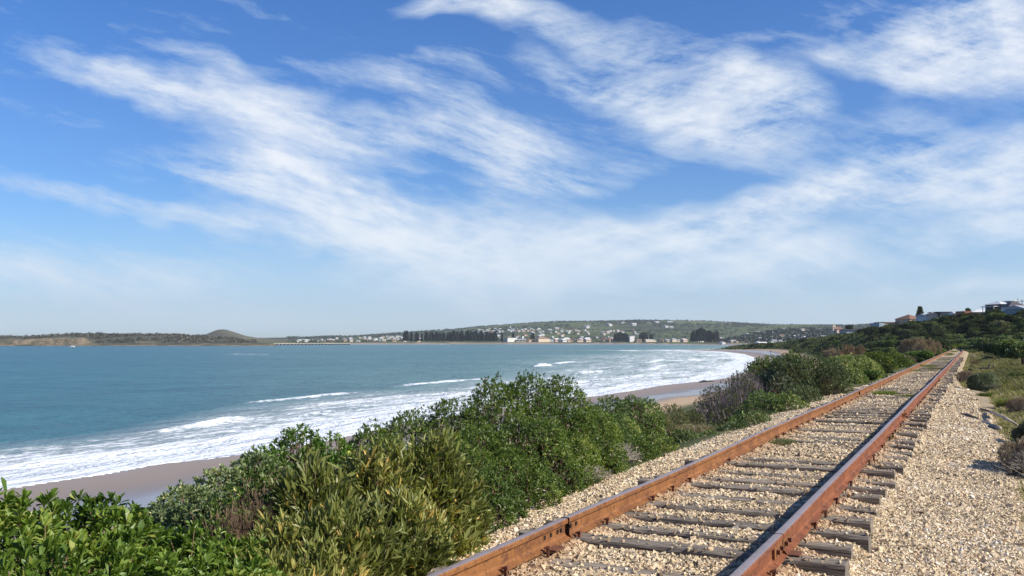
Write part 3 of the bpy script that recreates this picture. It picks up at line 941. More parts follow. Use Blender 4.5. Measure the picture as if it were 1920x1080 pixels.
tL1 = fit_t(1058, 980, -rail_s, ZR0); tR1 = fit_t(1452, 1010, rail_s, ZR0)
tL2 = fit_t(1607, 738, -rail_s, ZR0); tR2 = fit_t(1692, 800, rail_s, ZR0)
print('joints', tL1, tR1, tL2, tR2)
jl = [-4, tL1, tL2, 176]; jr = [-4, tR1, tR1 + 13.7, 176]
lab = {(-1, 0): 'seaward rusty orange rail, near length with bolt holes in its far end', (-1, 1): 'seaward rusty orange rail, middle length beside the low green shrubs', (-1, 2): 'seaward rusty rail, distant length running off to the hillside',
       (1, 0): 'landward rusty rail, nearest length at the bottom of the photo', (1, 1): 'landward rusty rail, middle length shading the sleepers beside it', (1, 2): 'landward rusty rail, distant length narrowing toward the dark bushes'}
for side, js in ((-1, jl), (1, jr)):
    for i in range(3):
        g0 = .006 if i else 0
        root, org = rail('steel_rail', js[i] + g0, js[i + 1] - .006, side, lab[(side, i)], 5 + side)
        tj = js[i + 1]
        if i < 2:      # joint at the far end of this length
            gs = -1 if side < 0 else 1
            if side > 0:
                fp = box_on_rail(root, org, 'fishplate', tj, side, .022, .022, .62, .035, .118, M['rail_side'])
                for q in (-.23, -.09, .09, .23):
                    box_on_rail(fp, org * 0 + org, 'bolt', tj + q, side, .046, .026, .035, .062, .094, M['metal_rust'])
                box_on_rail(root, org, 'tie_plate', tj + .1, side, .07, .16, .16, .002, .012, M['metal_rust'])
            else:
                fp = box_on_rail(root, org, 'fishplate', tj, side, -.022, .022, .62, .035, .118, M['rail_side'])
                for q in ((-.42, -.30, -.17, -.10, .10, .22) if i == 0 else (-.2, .2)):
                    box_on_rail(root, org, 'bolt_hole', tj + q, side, .0095, .003, .030, .066, .098, M['hole'])
                box_on_rail(root, org, 'tie_plate', tj - .42, side, .07, .14, .16, .002, .012, M['metal_rust'])
            box_on_rail(root, org, 'joint_gap', tj - .004, side, 0, .0765, .004, .03, .1672, M['hole'])

# ------------------------------------------------------------------ plants
def unit(v): return v / np.maximum(np.linalg.norm(v, axis=-1, keepdims=True), 1e-9)


def leaf_arrays(base, d, nrm, L, W, g, fine=True, shape='obovate'):
    N = len(base)
    w = unit(np.cross(d, nrm)); n2 = np.cross(w, d)
    L = np.broadcast_to(L, (N,))[:, None]; W = np.broadcast_to(W, (N,))[:, None]
    fold = g.uniform(.08, .28, (N, 1)); curl = g.uniform(-.25, .15, (N, 1))
    def P(a, b, c): return base + d * L * a + w * W * b + n2 * (W * c + L * curl * a * a)
    if fine:
        if shape == 'obovate': a1, b1, a2, b2, am = .38, .30, .76, .5, .62
        else: a1, b1, a2, b2, am = .28, .42, .66, .5, .5
        v = np.stack([P(0, 0, 0), P(a1, -b1, fold), P(a2, -b2, fold * 1.2), P(1, 0, 0), P(a2, b2, fold * 1.2), P(a1, b1, fold), P(am, 0, -fold * .2)], 1)
        fc = np.array([(0, 1, 6), (1, 2, 6), (2, 3, 6), (3, 4, 6), (4, 5, 6), (5, 0, 6)])
    else:
        v = np.stack([P(0, 0, 0), P(.55, -.5, fold), P(1, 0, 0), P(.55, .5, fold)], 1)
        fc = np.array([(0, 1, 2), (0, 2, 3)])
    k = v.shape[1]
    f = fc[None] + (np.arange(N) * k)[:, None, None]
    return v.reshape(-1, 3), f.reshape(-1, 3), k


def prisms(p0, p1, r0, r1, g=None):
    d = unit(p1 - p0)
    a = unit(np.cross(d, np.array([.31, .57, .76]))); b = np.cross(d, a)
    v = []
    for p, r in ((p0, r0), (p1, r1)):
        r = np.broadcast_to(r, (len(p),))[:, None]
        for k in range(3):
            c, s = math.cos(k * 2.094), math.sin(k * 2.094)
            v.append(p + a * r * c + b * r * s)
    v = np.stack(v, 1)
    f = np.array([(0, 1, 4, 3), (1, 2, 5, 4), (2, 0, 3, 5)])[None] + (np.arange(len(p0)) * 6)[:, None, None]
    return v.reshape(-1, 3), f.reshape(-1, 4)


def sphere_dirs(n, g):
    v = g.normal(size=(n, 3)); return unit(v)


def tips_on_lobes(lobes, dens, g, lump=.16, lfreq=2.3, zmin=-.55, thick=.14, floor=None):
    """lobes: (x,y,z,r_horizontal,r_vertical)"""
    P, D = [], []
    for i, (cx, cy, cz, rh, rv) in enumerate(lobes):
        n = int(dens * 4 * math.pi * ((rh * rh * 2 + rv * rv) / 3))
        u = sphere_dirs(n, g); u = u[u[:, 2] > zmin]
        sd = g.uniform(0, 50)
        f = 1 + lump * 2 * (fbm(u[:, 0] * lfreq + sd, u[:, 1] * lfreq + u[:, 2] * lfreq * .8, 3, 3)) - np.abs(g.normal(0, thick, len(u)))
        r = np.array([rh, rh, rv])
        p = np.array([cx, cy, cz]) + u * r * f[:, None]
        d = unit(u / r)
        keep = np.ones(len(p), bool)
        for j, (a, b, c, rh2, rv2) in enumerate(lobes):
            if j == i: continue
            q = (p - np.array([a, b, c])) / np.array([rh2, rh2, rv2])
            keep &= (q ** 2).sum(1) > .62
        P.append(p[keep]); D.append(d[keep])
    P = np.concatenate(P); D = np.concatenate(D)
    return P, D


def foliage_mesh(name, lobes, org, mt, dens, k, L, W, g, fine=False, shape='obovate', spread=.8, up=.45, lump=.16, lfreq=2.3, thick=.14, zmin=-.55, rosette=True, varshift=0.0, stem=None, clump=1.0):
    tp, td = tips_on_lobes(lobes, dens, g, lump=lump, lfreq=lfreq, thick=thick, zmin=zmin)
    td = unit(td + np.array([0, 0, up]) + g.normal(0, .18, td.shape))
    N = len(tp)
    rep = np.repeat(np.arange(N), k)
    d = unit(td[rep] + g.normal(0, spread, (N * k, 3)))
    if rosette:
        base = tp[rep] + d * (L * .08) - td[rep] * (g.uniform(0, 1, (N * k, 1)) * L * .5)
        nrm = unit(td[rep] * 1.0 - d * .3 + g.normal(0, .15, d.shape))
    else:      # leaves up along the twig
        base = tp[rep] - td[rep] * (g.uniform(0, 2.2, (N * k, 1)) * L)
        nrm = unit(g.normal(0, 1, d.shape))
    Ls = L * np.exp(g.normal(0, .2, N * k)); Ws = Ls * (W / L) * g.uniform(.8, 1.15, N * k)
    v, f, kk = leaf_arrays(base, d, nrm, Ls, Ws, g, fine, shape)
    tv = np.clip(.42 + fbm(tp[:, 0] * 1.7 + 7, tp[:, 1] * 1.7 + tp[:, 2] * 2.1, 3, 17) * 1.1 * clump + g.normal(0, .12, N) + varshift, 0, 1)
    var = np.clip(tv[rep] + g.normal(0, .13, N * k), 0, .97)
    var = np.where(g.random(N * k) < .018, 1.0, var)
    me = mesh_np(name, v - np.asarray(org), [f], (mt,), {'var': np.repeat(var, kk)})
    return me, tp, td


def stem_mesh(name, lobes, org, mt, tp, g, frac=.25, r=.006, base_z=None, maxn=900):
    """bent stems from the foot of the bush to the branch tips"""
    idx = g.permutation(len(tp))[:min(int(len(tp) * frac), maxn)]
    t = tp[idx]
    L = np.array(lobes)
    c = L[:, :3]
    near = ((t[:, None] - c[None]) ** 2).sum(2).argmin(1)
    foot = c[near] + g.normal(0, .12, t.shape) * L[near, 3:4]
    foot[:, 2] = c[near][:, 2] - L[near, 4] * 1.0
    if base_z is not None: foot[:, 2] = np.maximum(foot[:, 2], base_z)
    mid = foot * .45 + t * .55 + g.normal(0, .10, t.shape) * L[near, 3:4]
    v1, f1 = prisms(foot, mid, r * 1.8, r * 1.1); v2, f2 = prisms(mid, t, r * 1.1, r * .5)
    return mesh_np(name, np.concatenate([v1, v2]) - np.asarray(org), [np.concatenate([f1, f2 + len(v1)])], (mt,))


def Lb(px, py, d, rh, rv):
    x, y, z = at(px, py, d)
    return (x, y, z - rv, rh, rv)


def gz1(x, y): return float(ground_z(np.array([x]), np.array([y]))[0])


def shrub(label, lobes, mt, dens, k, L, W, seed, cat='shrub', name='coastal_shrub', group=None, stems=True, stem_mat='twig', sr=.006, sfrac=.2, **kw):
    g = np.random.default_rng(seed)
    c = np.array(lobes)[:, :2].mean(0)
    org = np.array([c[0], c[1], gz1(*c)])
    root = empty(name, tuple(org)); tag(root, label, cat, group)
    me, tp, td = foliage_mesh('foliage', lobes, org, M[mt], dens, k, L, W, g, **kw)
    link(bpy.data.objects.new('foliage', me), root)
    if stems:
        link(bpy.data.objects.new('stems', stem_mesh('stems', lobes, org, M[stem_mat], tp, g, sfrac, sr)), root)
    return root


# the big shrubs on the seaward edge of the ballast, nearest first
shrub('bright green broad-leaved shrub filling the bottom left corner of the photo',
      [Lb(40, 940, 4.9, .50, .42), Lb(190, 925, 5.3, .36, .45), Lb(-60, 930, 4.6, .5, .5), Lb(100, 1010, 4.5, .45, .4), Lb(225, 1010, 4.9, .34, .35), Lb(30, 1060, 4.1, .4, .4)],
      'leaf_bright', 230, 11, .056, .022, 11, fine=True, spread=.75, up=.6, lump=.26, lfreq=3.5, thick=.2, clump=1.6, sr=.005)
shrub('bright green broad-leaved shrub with a pale dead twig, between the corner shrub and the wattle',
      [Lb(330, 990, 5.6, .36, .4), Lb(430, 1000, 5.9, .34, .4), Lb(270, 1065, 5.0, .34, .3), Lb(380, 1060, 5.3, .38, .34), Lb(470, 1055, 5.6, .26, .3)],
      'leaf_bright', 230, 11, .052, .020, 12, fine=True, spread=.75, up=.6, lump=.26, lfreq=3.5, thick=.2, clump=1.6, sr=.005, varshift=-.06)
shrub('medium green shrub rising behind the corner shrub, its edge against the wet beach',
      [Lb(345, 905, 8.6, .42, .6), Lb(420, 868, 9.2, .45, .6), Lb(480, 850, 9.6, .4, .6), Lb(390, 930, 8.0, .4, .5), Lb(300, 945, 8.2, .35, .5)],
      'leaf_mid', 300, 9, .048, .019, 13, fine=True, spread=.8, up=.5, lump=.16)
shrub('dark gapped shrub with bare brown twigs showing, left of the long-leaved wattle',
      [Lb(470, 880, 7.6, .36, .5), Lb(530, 850, 8.3, .36, .5), Lb(500, 930, 7.0, .34, .4), Lb(425, 935, 7.0, .3, .4)],
      'leaf_dark', 120, 8, .046, .017, 14, fine=True, spread=.8, up=.4, lump=.2, sfrac=.9, sr=.007)
shrub('olive wattle shrub with long narrow upright leaves beside the near gravel',
      [Lb(590, 862, 7.2, .42, .62), Lb(700, 822, 7.7, .46, .7), Lb(800, 806, 8.0, .42, .75), Lb(840, 862, 8.2, .38, .6), Lb(640, 930, 6.6, .44, .5), Lb(750, 920, 7.1, .46, .55), Lb(540, 960, 6.5, .36, .45), Lb(600, 1010, 6.2, .36, .35), Lb(520, 1035, 5.9, .3, .3), Lb(690, 985, 6.8, .34, .3), Lb(830, 960, 7.8, .3, .3)],
      'leaf_wattle', 330, 8, .086, .0195, 15, fine=True, shape='lance', spread=.42, up=.95, lump=.2, rosette=False, thick=.2, stem_mat='twig', sr=.005, sfrac=.3)
shrub('rounded green shrub above the surf, behind the olive wattle',
      [Lb(560, 802, 10.6, .42, .6), Lb(622, 812, 10.8, .36, .6), Lb(500, 838, 10.2, .36, .5), Lb(640, 850, 10.4, .4, .5)],
      'leaf_mid', 320, 8, .045, .018, 16, fine=True, spread=.8, up=.5, lump=.12)
shrub('largest dense dark green shrub, its domed top rising into the surf line',
      [Lb(700, 797, 11.2, .48, .7), Lb(770, 768, 11.6, .52, .8), Lb(850, 745, 11.8, .6, .9), Lb(935, 712, 12.2, .62, 1.0), Lb(985, 700, 12.6, .58, 1.0), Lb(1055, 708, 13.0, .52, 1.0), Lb(900, 790, 10.9, .6, .8), Lb(1000, 780, 11.6, .6, .8), Lb(960, 850, 10.5, .55, .55), Lb(900, 880, 9.7, .5, .5),
       Lb(870, 830, 10.2, .5, .7), Lb(1060, 800, 12.2, .5, .7), Lb(1040, 850, 11.6, .45, .45), Lb(905, 920, 9.2, .34, .3), Lb(1105, 752, 13.6, .5, .8)],
      'leaf_dark', 440, 8, .040, .0145, 17, spread=.85, up=.4, lump=.17, lfreq=3.0, sr=.006, sfrac=.12)
shrub('smaller dark shrub just right of the largest one, pale dead twigs at its foot',
      [Lb(1130, 780, 14.6, .5, .7), Lb(1180, 800, 15.0, .5, .6), Lb(1120, 830, 13.6, .45, .45), Lb(1190, 840, 14.8, .38, .35), Lb(1230, 815, 16.0, .4, .4)],
      'leaf_dark', 330, 8, .042, .016, 18, spread=.85, up=.4, lump=.2, varshift=.08, sfrac=.25)
shrub('flat-topped green shrub silhouetted against the wet sand',
      [Lb(1145, 742, 19.0, .52, .8), Lb(1190, 740, 19.4, .5, .8), Lb(1218, 748, 19.6, .34, .7), Lb(1160, 775, 18.2, .5, .6)],
      'leaf_mid', 300, 8, .048, .018, 19, spread=.8, up=.4, lump=.12)
shrub('grey olive rounded shrub in the dip beside the dry sand',
      [Lb(1262, 756, 21.5, .40, .6), Lb(1300, 772, 22.0, .36, .5), Lb(1240, 775, 21, .34, .5)],
      'leaf_olive', 300, 8, .045, .012, 20, spread=.7, up=.8, lump=.15)
shrub('dark brownish shrub with bare purple twigs on the beach side of the dip',
      [Lb(1345, 726, 27, .7, .95), Lb(1385, 697, 29, .75, 1.2), Lb(1320, 775, 25, .6, .6), Lb(1370, 765, 26, .7, .7)],
      'leaf_olive', 90, 7, .055, .02, 21, spread=.8, up=.5, lump=.25, stem_mat='twig_purple', sfrac=1.0, sr=.011, varshift=-.15)
shrub('bright green shrub in front of the dark brownish one, above the ballast edge',
      [Lb(1430, 730, 24.5, .75, .95), Lb(1480, 736, 24.5, .6, .8), Lb(1400, 775, 22.5, .5, .5), Lb(1455, 785, 22.0, .55, .45)],
      'leaf_mid', 190, 8, .06, .022, 22, spread=.8, up=.5, lump=.17, varshift=.12)
shrub('low light green shrub spreading along the edge of the gravel',
      [Lb(1330, 808, 19.0, .36, .28), Lb(1375, 790, 19.6, .42, .34), Lb(1415, 772, 20.6, .4, .36), Lb(1285, 806, 18.8, .3, .25)],
      'leaf_lime', 300, 8, .05, .02, 23, spread=.8, up=.5, lump=.15)
shrub('tall shrub of mixed yellow green leaves, highest on the rail side of the clump',
      [Lb(1485, 659, 31, .9, 1.3), Lb(1520, 664, 31.5, .9, 1.25), Lb(1555, 676, 31, .75, 1.05), Lb(1500, 720, 28, .8, .8), Lb(1450, 690, 31, .7, 1.1)],
      'leaf_lime', 170, 7, .072, .022, 24, spread=.7, up=.6, lump=.2, varshift=-.15)
shrub('blackish green wind-bent shrub whose top leaves stand out over the breaking surf',
      [Lb(1420, 670, 34, .55, .8), Lb(1450, 664, 34.5, .6, .85), Lb(1485, 657, 35, .5, .85), Lb(1415, 705, 33, .6, .8)],
      'leaf_dark', 130, 8, .07, .028, 25, spread=.8, up=.4, lump=.25, thick=.2, sfrac=.5, sr=.01)
shrub('silvery grey-green bush low in the seaward clump',
      [Lb(1440, 690, 31.0, .5, .7), Lb(1462, 696, 30.5, .45, .6)],
      'leaf_grey', 240, 8, .06, .012, 26, spread=.6, up=.9, lump=.12)
shrub('dark green shrub beyond the tall mixed one, right beside the ballast',
      [Lb(1575, 664, 40, 1.0, 1.2), Lb(1612, 663, 43, 1.0, 1.15), Lb(1560, 715, 35, .6, .6), Lb(1605, 700, 40, .6, .6)],
      'leaf_mid', 150, 7, .085, .03, 27, spread=.8, up=.45, lump=.2)
shrub('yellow green shrub at mid distance, left of the track where the rails close in',
      [Lb(1645, 659, 58, 1.3, 1.3), Lb(1675, 660, 62, 1.2, 1.25), Lb(1628, 678, 50, .8, .9)],
      'leaf_lime', 90, 7, .11, .04, 28, spread=.8, up=.45, lump=.2, varshift=-.08)

# shrub prototypes that are copied over the slopes ------------------------
def proto(name, mt, lobes, dens, k, L, W, seed, stem_mat='twig', sr=.02, sfrac=.12, **kw):
    g = np.random.default_rng(seed)
    me, tp, td = foliage_mesh(name + '_foliage', lobes, (0, 0, 0), M[mt], dens, k, L, W, g, **kw)
    sm = stem_mesh(name + '_stems', lobes, (0, 0, 0), M[stem_mat], tp, g, sfrac, sr, maxn=160)
    return me, sm


def lobeset(seed, n=7, flat=.75):
    g = np.random.default_rng(seed)
    L = [(0, 0, .42, .62, .62 * flat)]
    for i in range(n):
        a = g.uniform(0, 6.28); r = g.uniform(.3, .65)
        L.append((r * math.cos(a), r * math.sin(a), g.uniform(.2, .62), g.uniform(.26, .45), g.uniform(.24, .42)))
    return L

PR = {}
for nm, mt, sp, sd0 in (('mid', 'leaf_mid', {}, 31), ('dark', 'leaf_dark', {}, 41), ('lime', 'leaf_lime', {}, 51), ('olive', 'leaf_olive', {}, 61), ('grey', 'leaf_grey', {}, 71)):
    PR[nm] = [proto(nm, mt, lobeset(sd0 + j), 330, 7, .062, .023, sd0 + j, sr=.010, spread=.8, up=.5, lump=.2) for j in range(2)]
for nm, mt, sd0 in (('hill', 'leaf_hill', 81), ('hill_lime', 'leaf_lime', 91), ('hill_olive', 'leaf_olive', 101), ('hill_mid', 'leaf_mid', 111)):
    PR[nm] = [proto(nm, mt, lobeset(sd0 + j, 9, .8), 260, 6, .085, .045, sd0 + j, sr=.012, spread=.9, up=.4, lump=.22, thick=.12) for j in range(3)]


def twig_proto(seed, mt, n=260, flat=1.0):
    g = np.random.default_rng(seed)
    a = []; b = []; r0 = []; r1 = []
    def grow(p, d, L, r, lev):
        q = p + d * L
        a.append(p); b.append(q); r0.append(r); r1.append(r * .7)
        if lev == 0 or len(a) > 9000: return
        for i in range(g.integers(2, 5)):
            nd = unit(d + g.normal(0, .42, 3) + np.array([0, 0, .08]))
            grow(q, nd, L * g.uniform(.6, .85), r * .62, lev - 1)
    for i in range(26):
        d = unit(np.array([g.normal(0, .75), g.normal(0, .75), .9 * flat]))
        grow(np.array([g.normal(0, .06), g.normal(0, .06), 0]), d, .33, .012, 4)
    v, f = prisms(np.array(a), np.array(b), np.array(r0), np.array(r1))
    return mesh_np('dead_twigs', v, [f], (M[mt],))
PR['dry'] = [proto('dry', 'leaf_dry', lobeset(130 + j, 6, .8), 420, 7, .065, .010, 130 + j, sr=.010, sfrac=.3, stem_mat='twig_pale', spread=.7, up=.8, lump=.2, thick=.2) for j in range(2)]
PR['twig_purple'] = [(twig_proto(121, 'twig_purple'), None), (twig_proto(122, 'twig_purple'), None)]
PR['twig_pale'] = [(twig_proto(123, 'twig_pale'), None)]
PR['twig'] = [(twig_proto(124, 'twig'), None)]

prng = np.random.default_rng(77)
def put(kind, x, y, r, h, label, group, z=None, name='coastal_shrub', cat='shrub', parts=True, sink=.12):
    me, sm = PR[kind][int(prng.integers(len(PR[kind])))]
    if z is None: z = gz1(x, y)
    rz = prng.uniform(0, 6.28)
    if sm is not None and parts:
        root = empty(name, (x, y, z - sink * h), rz); root.scale = (r, r, h)
        link(bpy.data.objects.new('foliage', me), root); link(bpy.data.objects.new('stems', sm), root)
    else:
        root = link(bpy.data.objects.new(name, me)); root.location = (x, y, z - sink * h); root.rotation_euler = (0, 0, rz); root.scale = (r, r, h)
    tag(root, label, cat, group)
    return root


def scatter(n, gen, mind, seed, taken=None):
    g = np.random.default_rng(seed); pts = list(taken or []); out = []
    tries = 0
    while len(out) < n and tries < n * 60:
        tries += 1
        p = gen(g)
        if p is None: continue
        x, y, r = p
        if all((x - a) ** 2 + (y - b) ** 2 > (mind * (r + c)) ** 2 for a, b, c in pts):
            pts.append((x, y, r)); out.append((x, y, r))
    return out

# seaward slope below the near shrubs
def gen_slope(g):
    t = g.uniform(1, 50); s = g.uniform(-21, -4.6)
    x, y = ta_xy(t, s + AC0)
    px = 960 + F * x / max(y, .1)
    if y < 6 or px < -200 or px > 1500: return None
    return x, y, g.uniform(.7, 1.25)
for i, (x, y, r) in enumerate(scatter(85, gen_slope, .55, 201)):
    k = ['mid', 'dark', 'olive', 'mid', 'grey'][i % 5]
    px = 960 + F * x / y
    h = min(r * .9, .85)
    if px > 1100: h *= .55
    put(k, x, y, r, h, 'low wind-clipped shrub on the slope down to the beach, below the big shrubs', 'low shrubs on the beach slope')
# between beach and track further on
def gen_far_slope(g):
    t = 42 * (420 / 42.) ** g.random(); sd_off = g.uniform(2.2, 24)
    x, y = ta_xy(t, float(a_c(t)) - sd_off)
    if t > 178: x, y = ta_xy(t, float(a_c(t)) - g.uniform(-6, 24))
    px = 960 + F * x / max(y, .1)
    if px < 1380 or px > 1830: return None
    if signed_dist(np.array([x]), np.array([y]))[0] < 27: return None
    return x, y, (g.uniform(.8, 1.5) if t < 90 else g.uniform(1.3, 2.8))
for i, (x, y, r) in enumerate(scatter(150, gen_far_slope, .5, 202)):
    k = prng.choice(['hill_mid', 'hill_lime', 'hill_olive', 'hill', 'hill_mid', 'lime'], p=[.28, .26, .16, .1, .12, .08])
    t_, a_ = xy_ta(x, y); s_ = a_ - float(a_c(t_))
    h = r * .75 if s_ < -6 else min(r * .66, 1.15)
    if t_ > 165: h = max(h, r * .8)
    put(k, x, y, r, h, 'green dune shrub between the beach and the far part of the track', 'dune shrubs along the seaward side of the track', parts=t_ < 70)
# headland
def gen_head(g):
    px = g.uniform(1395, 1760); d = g.uniform(400, 800)
    x = (px - 960) / F * d
    sdv = signed_dist(np.array([x]), np.array([d]))[0]
    if sdv < 24 or sdv > 190: return None
    return x, d, g.uniform(2.0, 3.8)
for i, (x, y, r) in enumerate(scatter(200, gen_head, .50, 203)):
    k = prng.choice(['hill_mid', 'hill', 'hill_olive'], p=[.4, .25, .35])
    put(k, x, y, r, r * .72, 'grey-green scrub bush on the low headland behind the small beach', 'scrub bushes on the low headland', parts=False, name='headland_bush', cat='bush')
# hillside
HOUSE_XY = []
def gen_hill(g):
    px = g.uniform(1630, 2020); d = 70 * (420 / 70.) ** g.random()
    x = (px - 960) / F * d
    t, a = xy_ta(x, d); s = a - float(a_c(t))
    if s < 5.5 + max(0, (80 - t)) * .05: return None
    if s > 48: return None
    if t < 85 and s < 14 - (t - 60) * .25: return None
    return x, d, g.uniform(1.8, 3.7) * (.75 if t < 140 else 1.0)
hillpts = scatter(280, gen_hill, .50, 204)
for i, (x, y, r) in enumerate(hillpts):
    t, a = xy_ta(x, y)
    if t < 150: k = prng.choice(['hill_mid', 'hill_lime', 'hill'], p=[.38, .42, .20])
    else: k = prng.choice(['hill', 'hill_mid', 'hill_olive'], p=[.62, .2, .18])
    lab = 'dark green rounded bush on the hillside below the houses' if t >= 150 else 'green bush at the foot of the hill behind the grassy verge'
    put(k, x, y, r, r * prng.uniform(.75, 1.0), lab, 'bushes on the hillside below the houses' if t >= 150 else 'bushes at the foot of the hill', parts=t < 120, name='hillside_bush', cat='bush')

# undergrowth that nobody could count, between the single shrubs
g = np.random.default_rng(250)
n = 520000
px = g.uniform(1250, 1960, n); d = 24 * (800 / 24.) ** g.random(n); x = (px - 960) / F * d
t, a = xy_ta(x, d); s = a - a_c(t)
far_ = (t > 172)
ok = (((s > 6.2 + .03 * t) & (t > 75)) | (s < -3.3) | far_) & (s < 75) & (t > 24)
x, d, t, s = (q[ok] for q in (x, d, t, s))
sdv = signed_dist(x, d); ok = (sdv > 26.5) & (sdv < 260); x, d, t, s, sdv = (q[ok] for q in (x, d, t, s, sdv))
z = ground_z(x, d, sdv)
hb = np.clip(.30 + .9 * fbm(x / 5, d / 5, 3, 71) + .5 * fbm(x / 1.6, d / 1.6, 2, 72), .05, 1.2) * np.interp(t, [24, 60, 120, 200], [.4, .6, .8, 1.0])
hb = hb * np.where((s < 0) & (s > -6), .4, 1) * sstep(sdv, 26, 31)
P = np.stack([x, d, z + hb * g.uniform(.25, 1, len(x))], 1)
dirs = unit(g.normal(0, .8, P.shape) + np.array([0, 0, .5])); L = .05 + .0014 * d
v, f, kk = leaf_arrays(P - dirs * L[:, None] * .5, dirs, unit(g.normal(size=P.shape) + np.array([0, 0, 1.3])), L * 1.5, L * .8, g, False)
var = np.clip(.40 + fbm(x / 6, d / 6, 4, 73) * 1.3 + g.normal(0, .16, len(x)), 0, 1)
for nm, mt_, sel, lb in (('hillside_undergrowth', 'leaf_hill', (s > 0), 'dark low undergrowth between the bushes on the hillside'), ('dune_undergrowth', 'leaf_olive', (s <= 0), 'olive and brown ground cover between the dune shrubs')):
    idx = np.nonzero(sel)[0]
    vv = v.reshape(-1, 4, 3)[idx].reshape(-1, 3); ff = (np.array([(0, 1, 2), (0, 2, 3)])[None] + (np.arange(len(idx)) * 4)[:, None, None]).reshape(-1, 3)
    o = mobj(nm, vv, [ff], (M[mt_],), attrs={'var': np.repeat(var[idx], 4)}); tag(o, lb, 'undergrowth', kind='stuff')

# named single ones
def topped(kind, px, d, ytop, r, label, **kw):
    x = (px - 960) / F * d; z = gz1(x, d); h = (CAMZ + (638 - ytop) / F * d - z) / .88
    return put(kind, x, d, r, max(h, .2), label, None, z=z, **kw)
topped('dry', 1722, 104, 629, 2.2, 'big leafless grey-brown bush left of the far end of the track', name='leafless_bush', cat='bush')
topped('dry', 1750, 108, 637, 1.3, 'smaller leafless brown bush touching the big grey-brown one', name='leafless_bush', cat='bush')
topped('dry', 1592, 130, 641, 2.6, 'wide leafless mauve-brown bush on the dune above the sandy cove', name='leafless_bush', cat='bush')
topped('dry', 1560, 126, 646, 1.9, 'leafless brown bush left of the wide mauve-brown one', name='leafless_bush', cat='bush')
topped('dry', 1695, 66, 663, .9, 'brown leafless thicket among the green shrubs left of the far rails', name='leafless_bush', cat='bush')
topped('grey', 1833, 34, 694, .6, 'soft grey-olive bush where the gravel shoulder meets the green verge')
topped('grey', 1852, 35, 695, .5, 'pale grey-leaved bush touching the soft grey-olive one')
topped('dry', 1808, 40, 692, .4, 'low dry bush left of the soft grey-olive one beside the landward rail')
topped('dry', 1926, 12.8, 812, .42, 'dry brushwood mound at the right edge of the photo, above its dark shadow')
topped('grey', 1936, 16.5, 775, .45, 'brownish scrub bush at the right edge behind the brushwood mound')
topped('dry', 1905, 23, 742, .35, 'dry brown bush beside the dense rush tuft')
x, y, _ = at(1762, 655, 150); put('hill', x, y, 2.6, 3.0, 'near-black round bush hiding the far end of the rails', None, name='hillside_bush', cat='bush')
x, y, _ = at(1738, 655, 108); put('hill_mid', x, y, 1.7, 1.7, 'green bush right of the leafless one, beside the far rails', None, name='hillside_bush', cat='bush')
x, y, _ = at(1392, 715, 30); put('twig_purple', x, y, 1.0, 1.75, 'spray of bare purple grey twigs standing over the surf line', None, name='twiggy_shrub')
x, y, _ = at(1350, 745, 27.5); put('twig_purple', x, y, .9, 1.25, 'lower spray of bare purple twigs above the dry sand', None, name='twiggy_shrub')
x, y = ta_xy(5.6, -4.15 + .0); put('twig', *at(480, 960, 6.9)[:2], .32, .6, 'bare brown twigs in the dark gap beside the wattle', None, name='twiggy_shrub', z=6.35)
put('twig_pale', *at(1925, 860, 12.6)[:2], .55, .42, 'tangle of pale dry twigs at the right edge of the gravel', None, name='twiggy_shrub')
put('olive', *at(1955, 850, 13.2)[:2], .42, .75, 'scrubby olive bush cut by the right edge of the photo, shading the gravel', None)
put('twig_pale', *at(1100, 905, 12.0)[:2], .45, .2, 'pale dead twigs lying at the foot of the dark shrubs', None, name='twiggy_shrub', z=6.2, sink=0)
put('twig_pale', *at(1150, 860, 14.0)[:2], .5, .4, 'bleached dead branches poking from the small dark shrub', None, name='twiggy_shrub', z=6.1, sink=0)
put('grey', *at(1862, 716, 33)[:2], .4, .34, 'pale silvery flowering shrub in the middle of the grassy verge', None)
put('mid', *at(1905, 705, 40)[:2], .6, .55, 'small dark bush standing alone in the yellow grass at the right edge', None)


def gen_verge(g):
    t = 24 * (110 / 24.) ** g.random(); s = g.uniform(2.0, 13)
    if s < np.interp(t, [24, 45], [3.2, 2.0]): return None
    x, y = ta_xy(t, s + float(a_c(t)))
    if 960 + F * x / y > 1990: return None
    return x, y, g.uniform(.25, .6)
for i, (x, y, r) in enumerate(scatter(28, gen_verge, 1.1, 209)):
    k = ['grey', 'twig_pale', 'twig', 'grey', 'dry'][i % 5]
    put(k, x, y, r, r * prng.uniform(.8, 1.15), 'dry scrubby plant scattered through the grass of the right verge' if k != 'grey' else 'small leafy bush scattered through the grass of the right verge', 'dry plants in the grassy verge' if k != 'grey' else 'small leafy bushes in the grassy verge', name='verge_plant', cat='plant', parts=False, sink=.05)


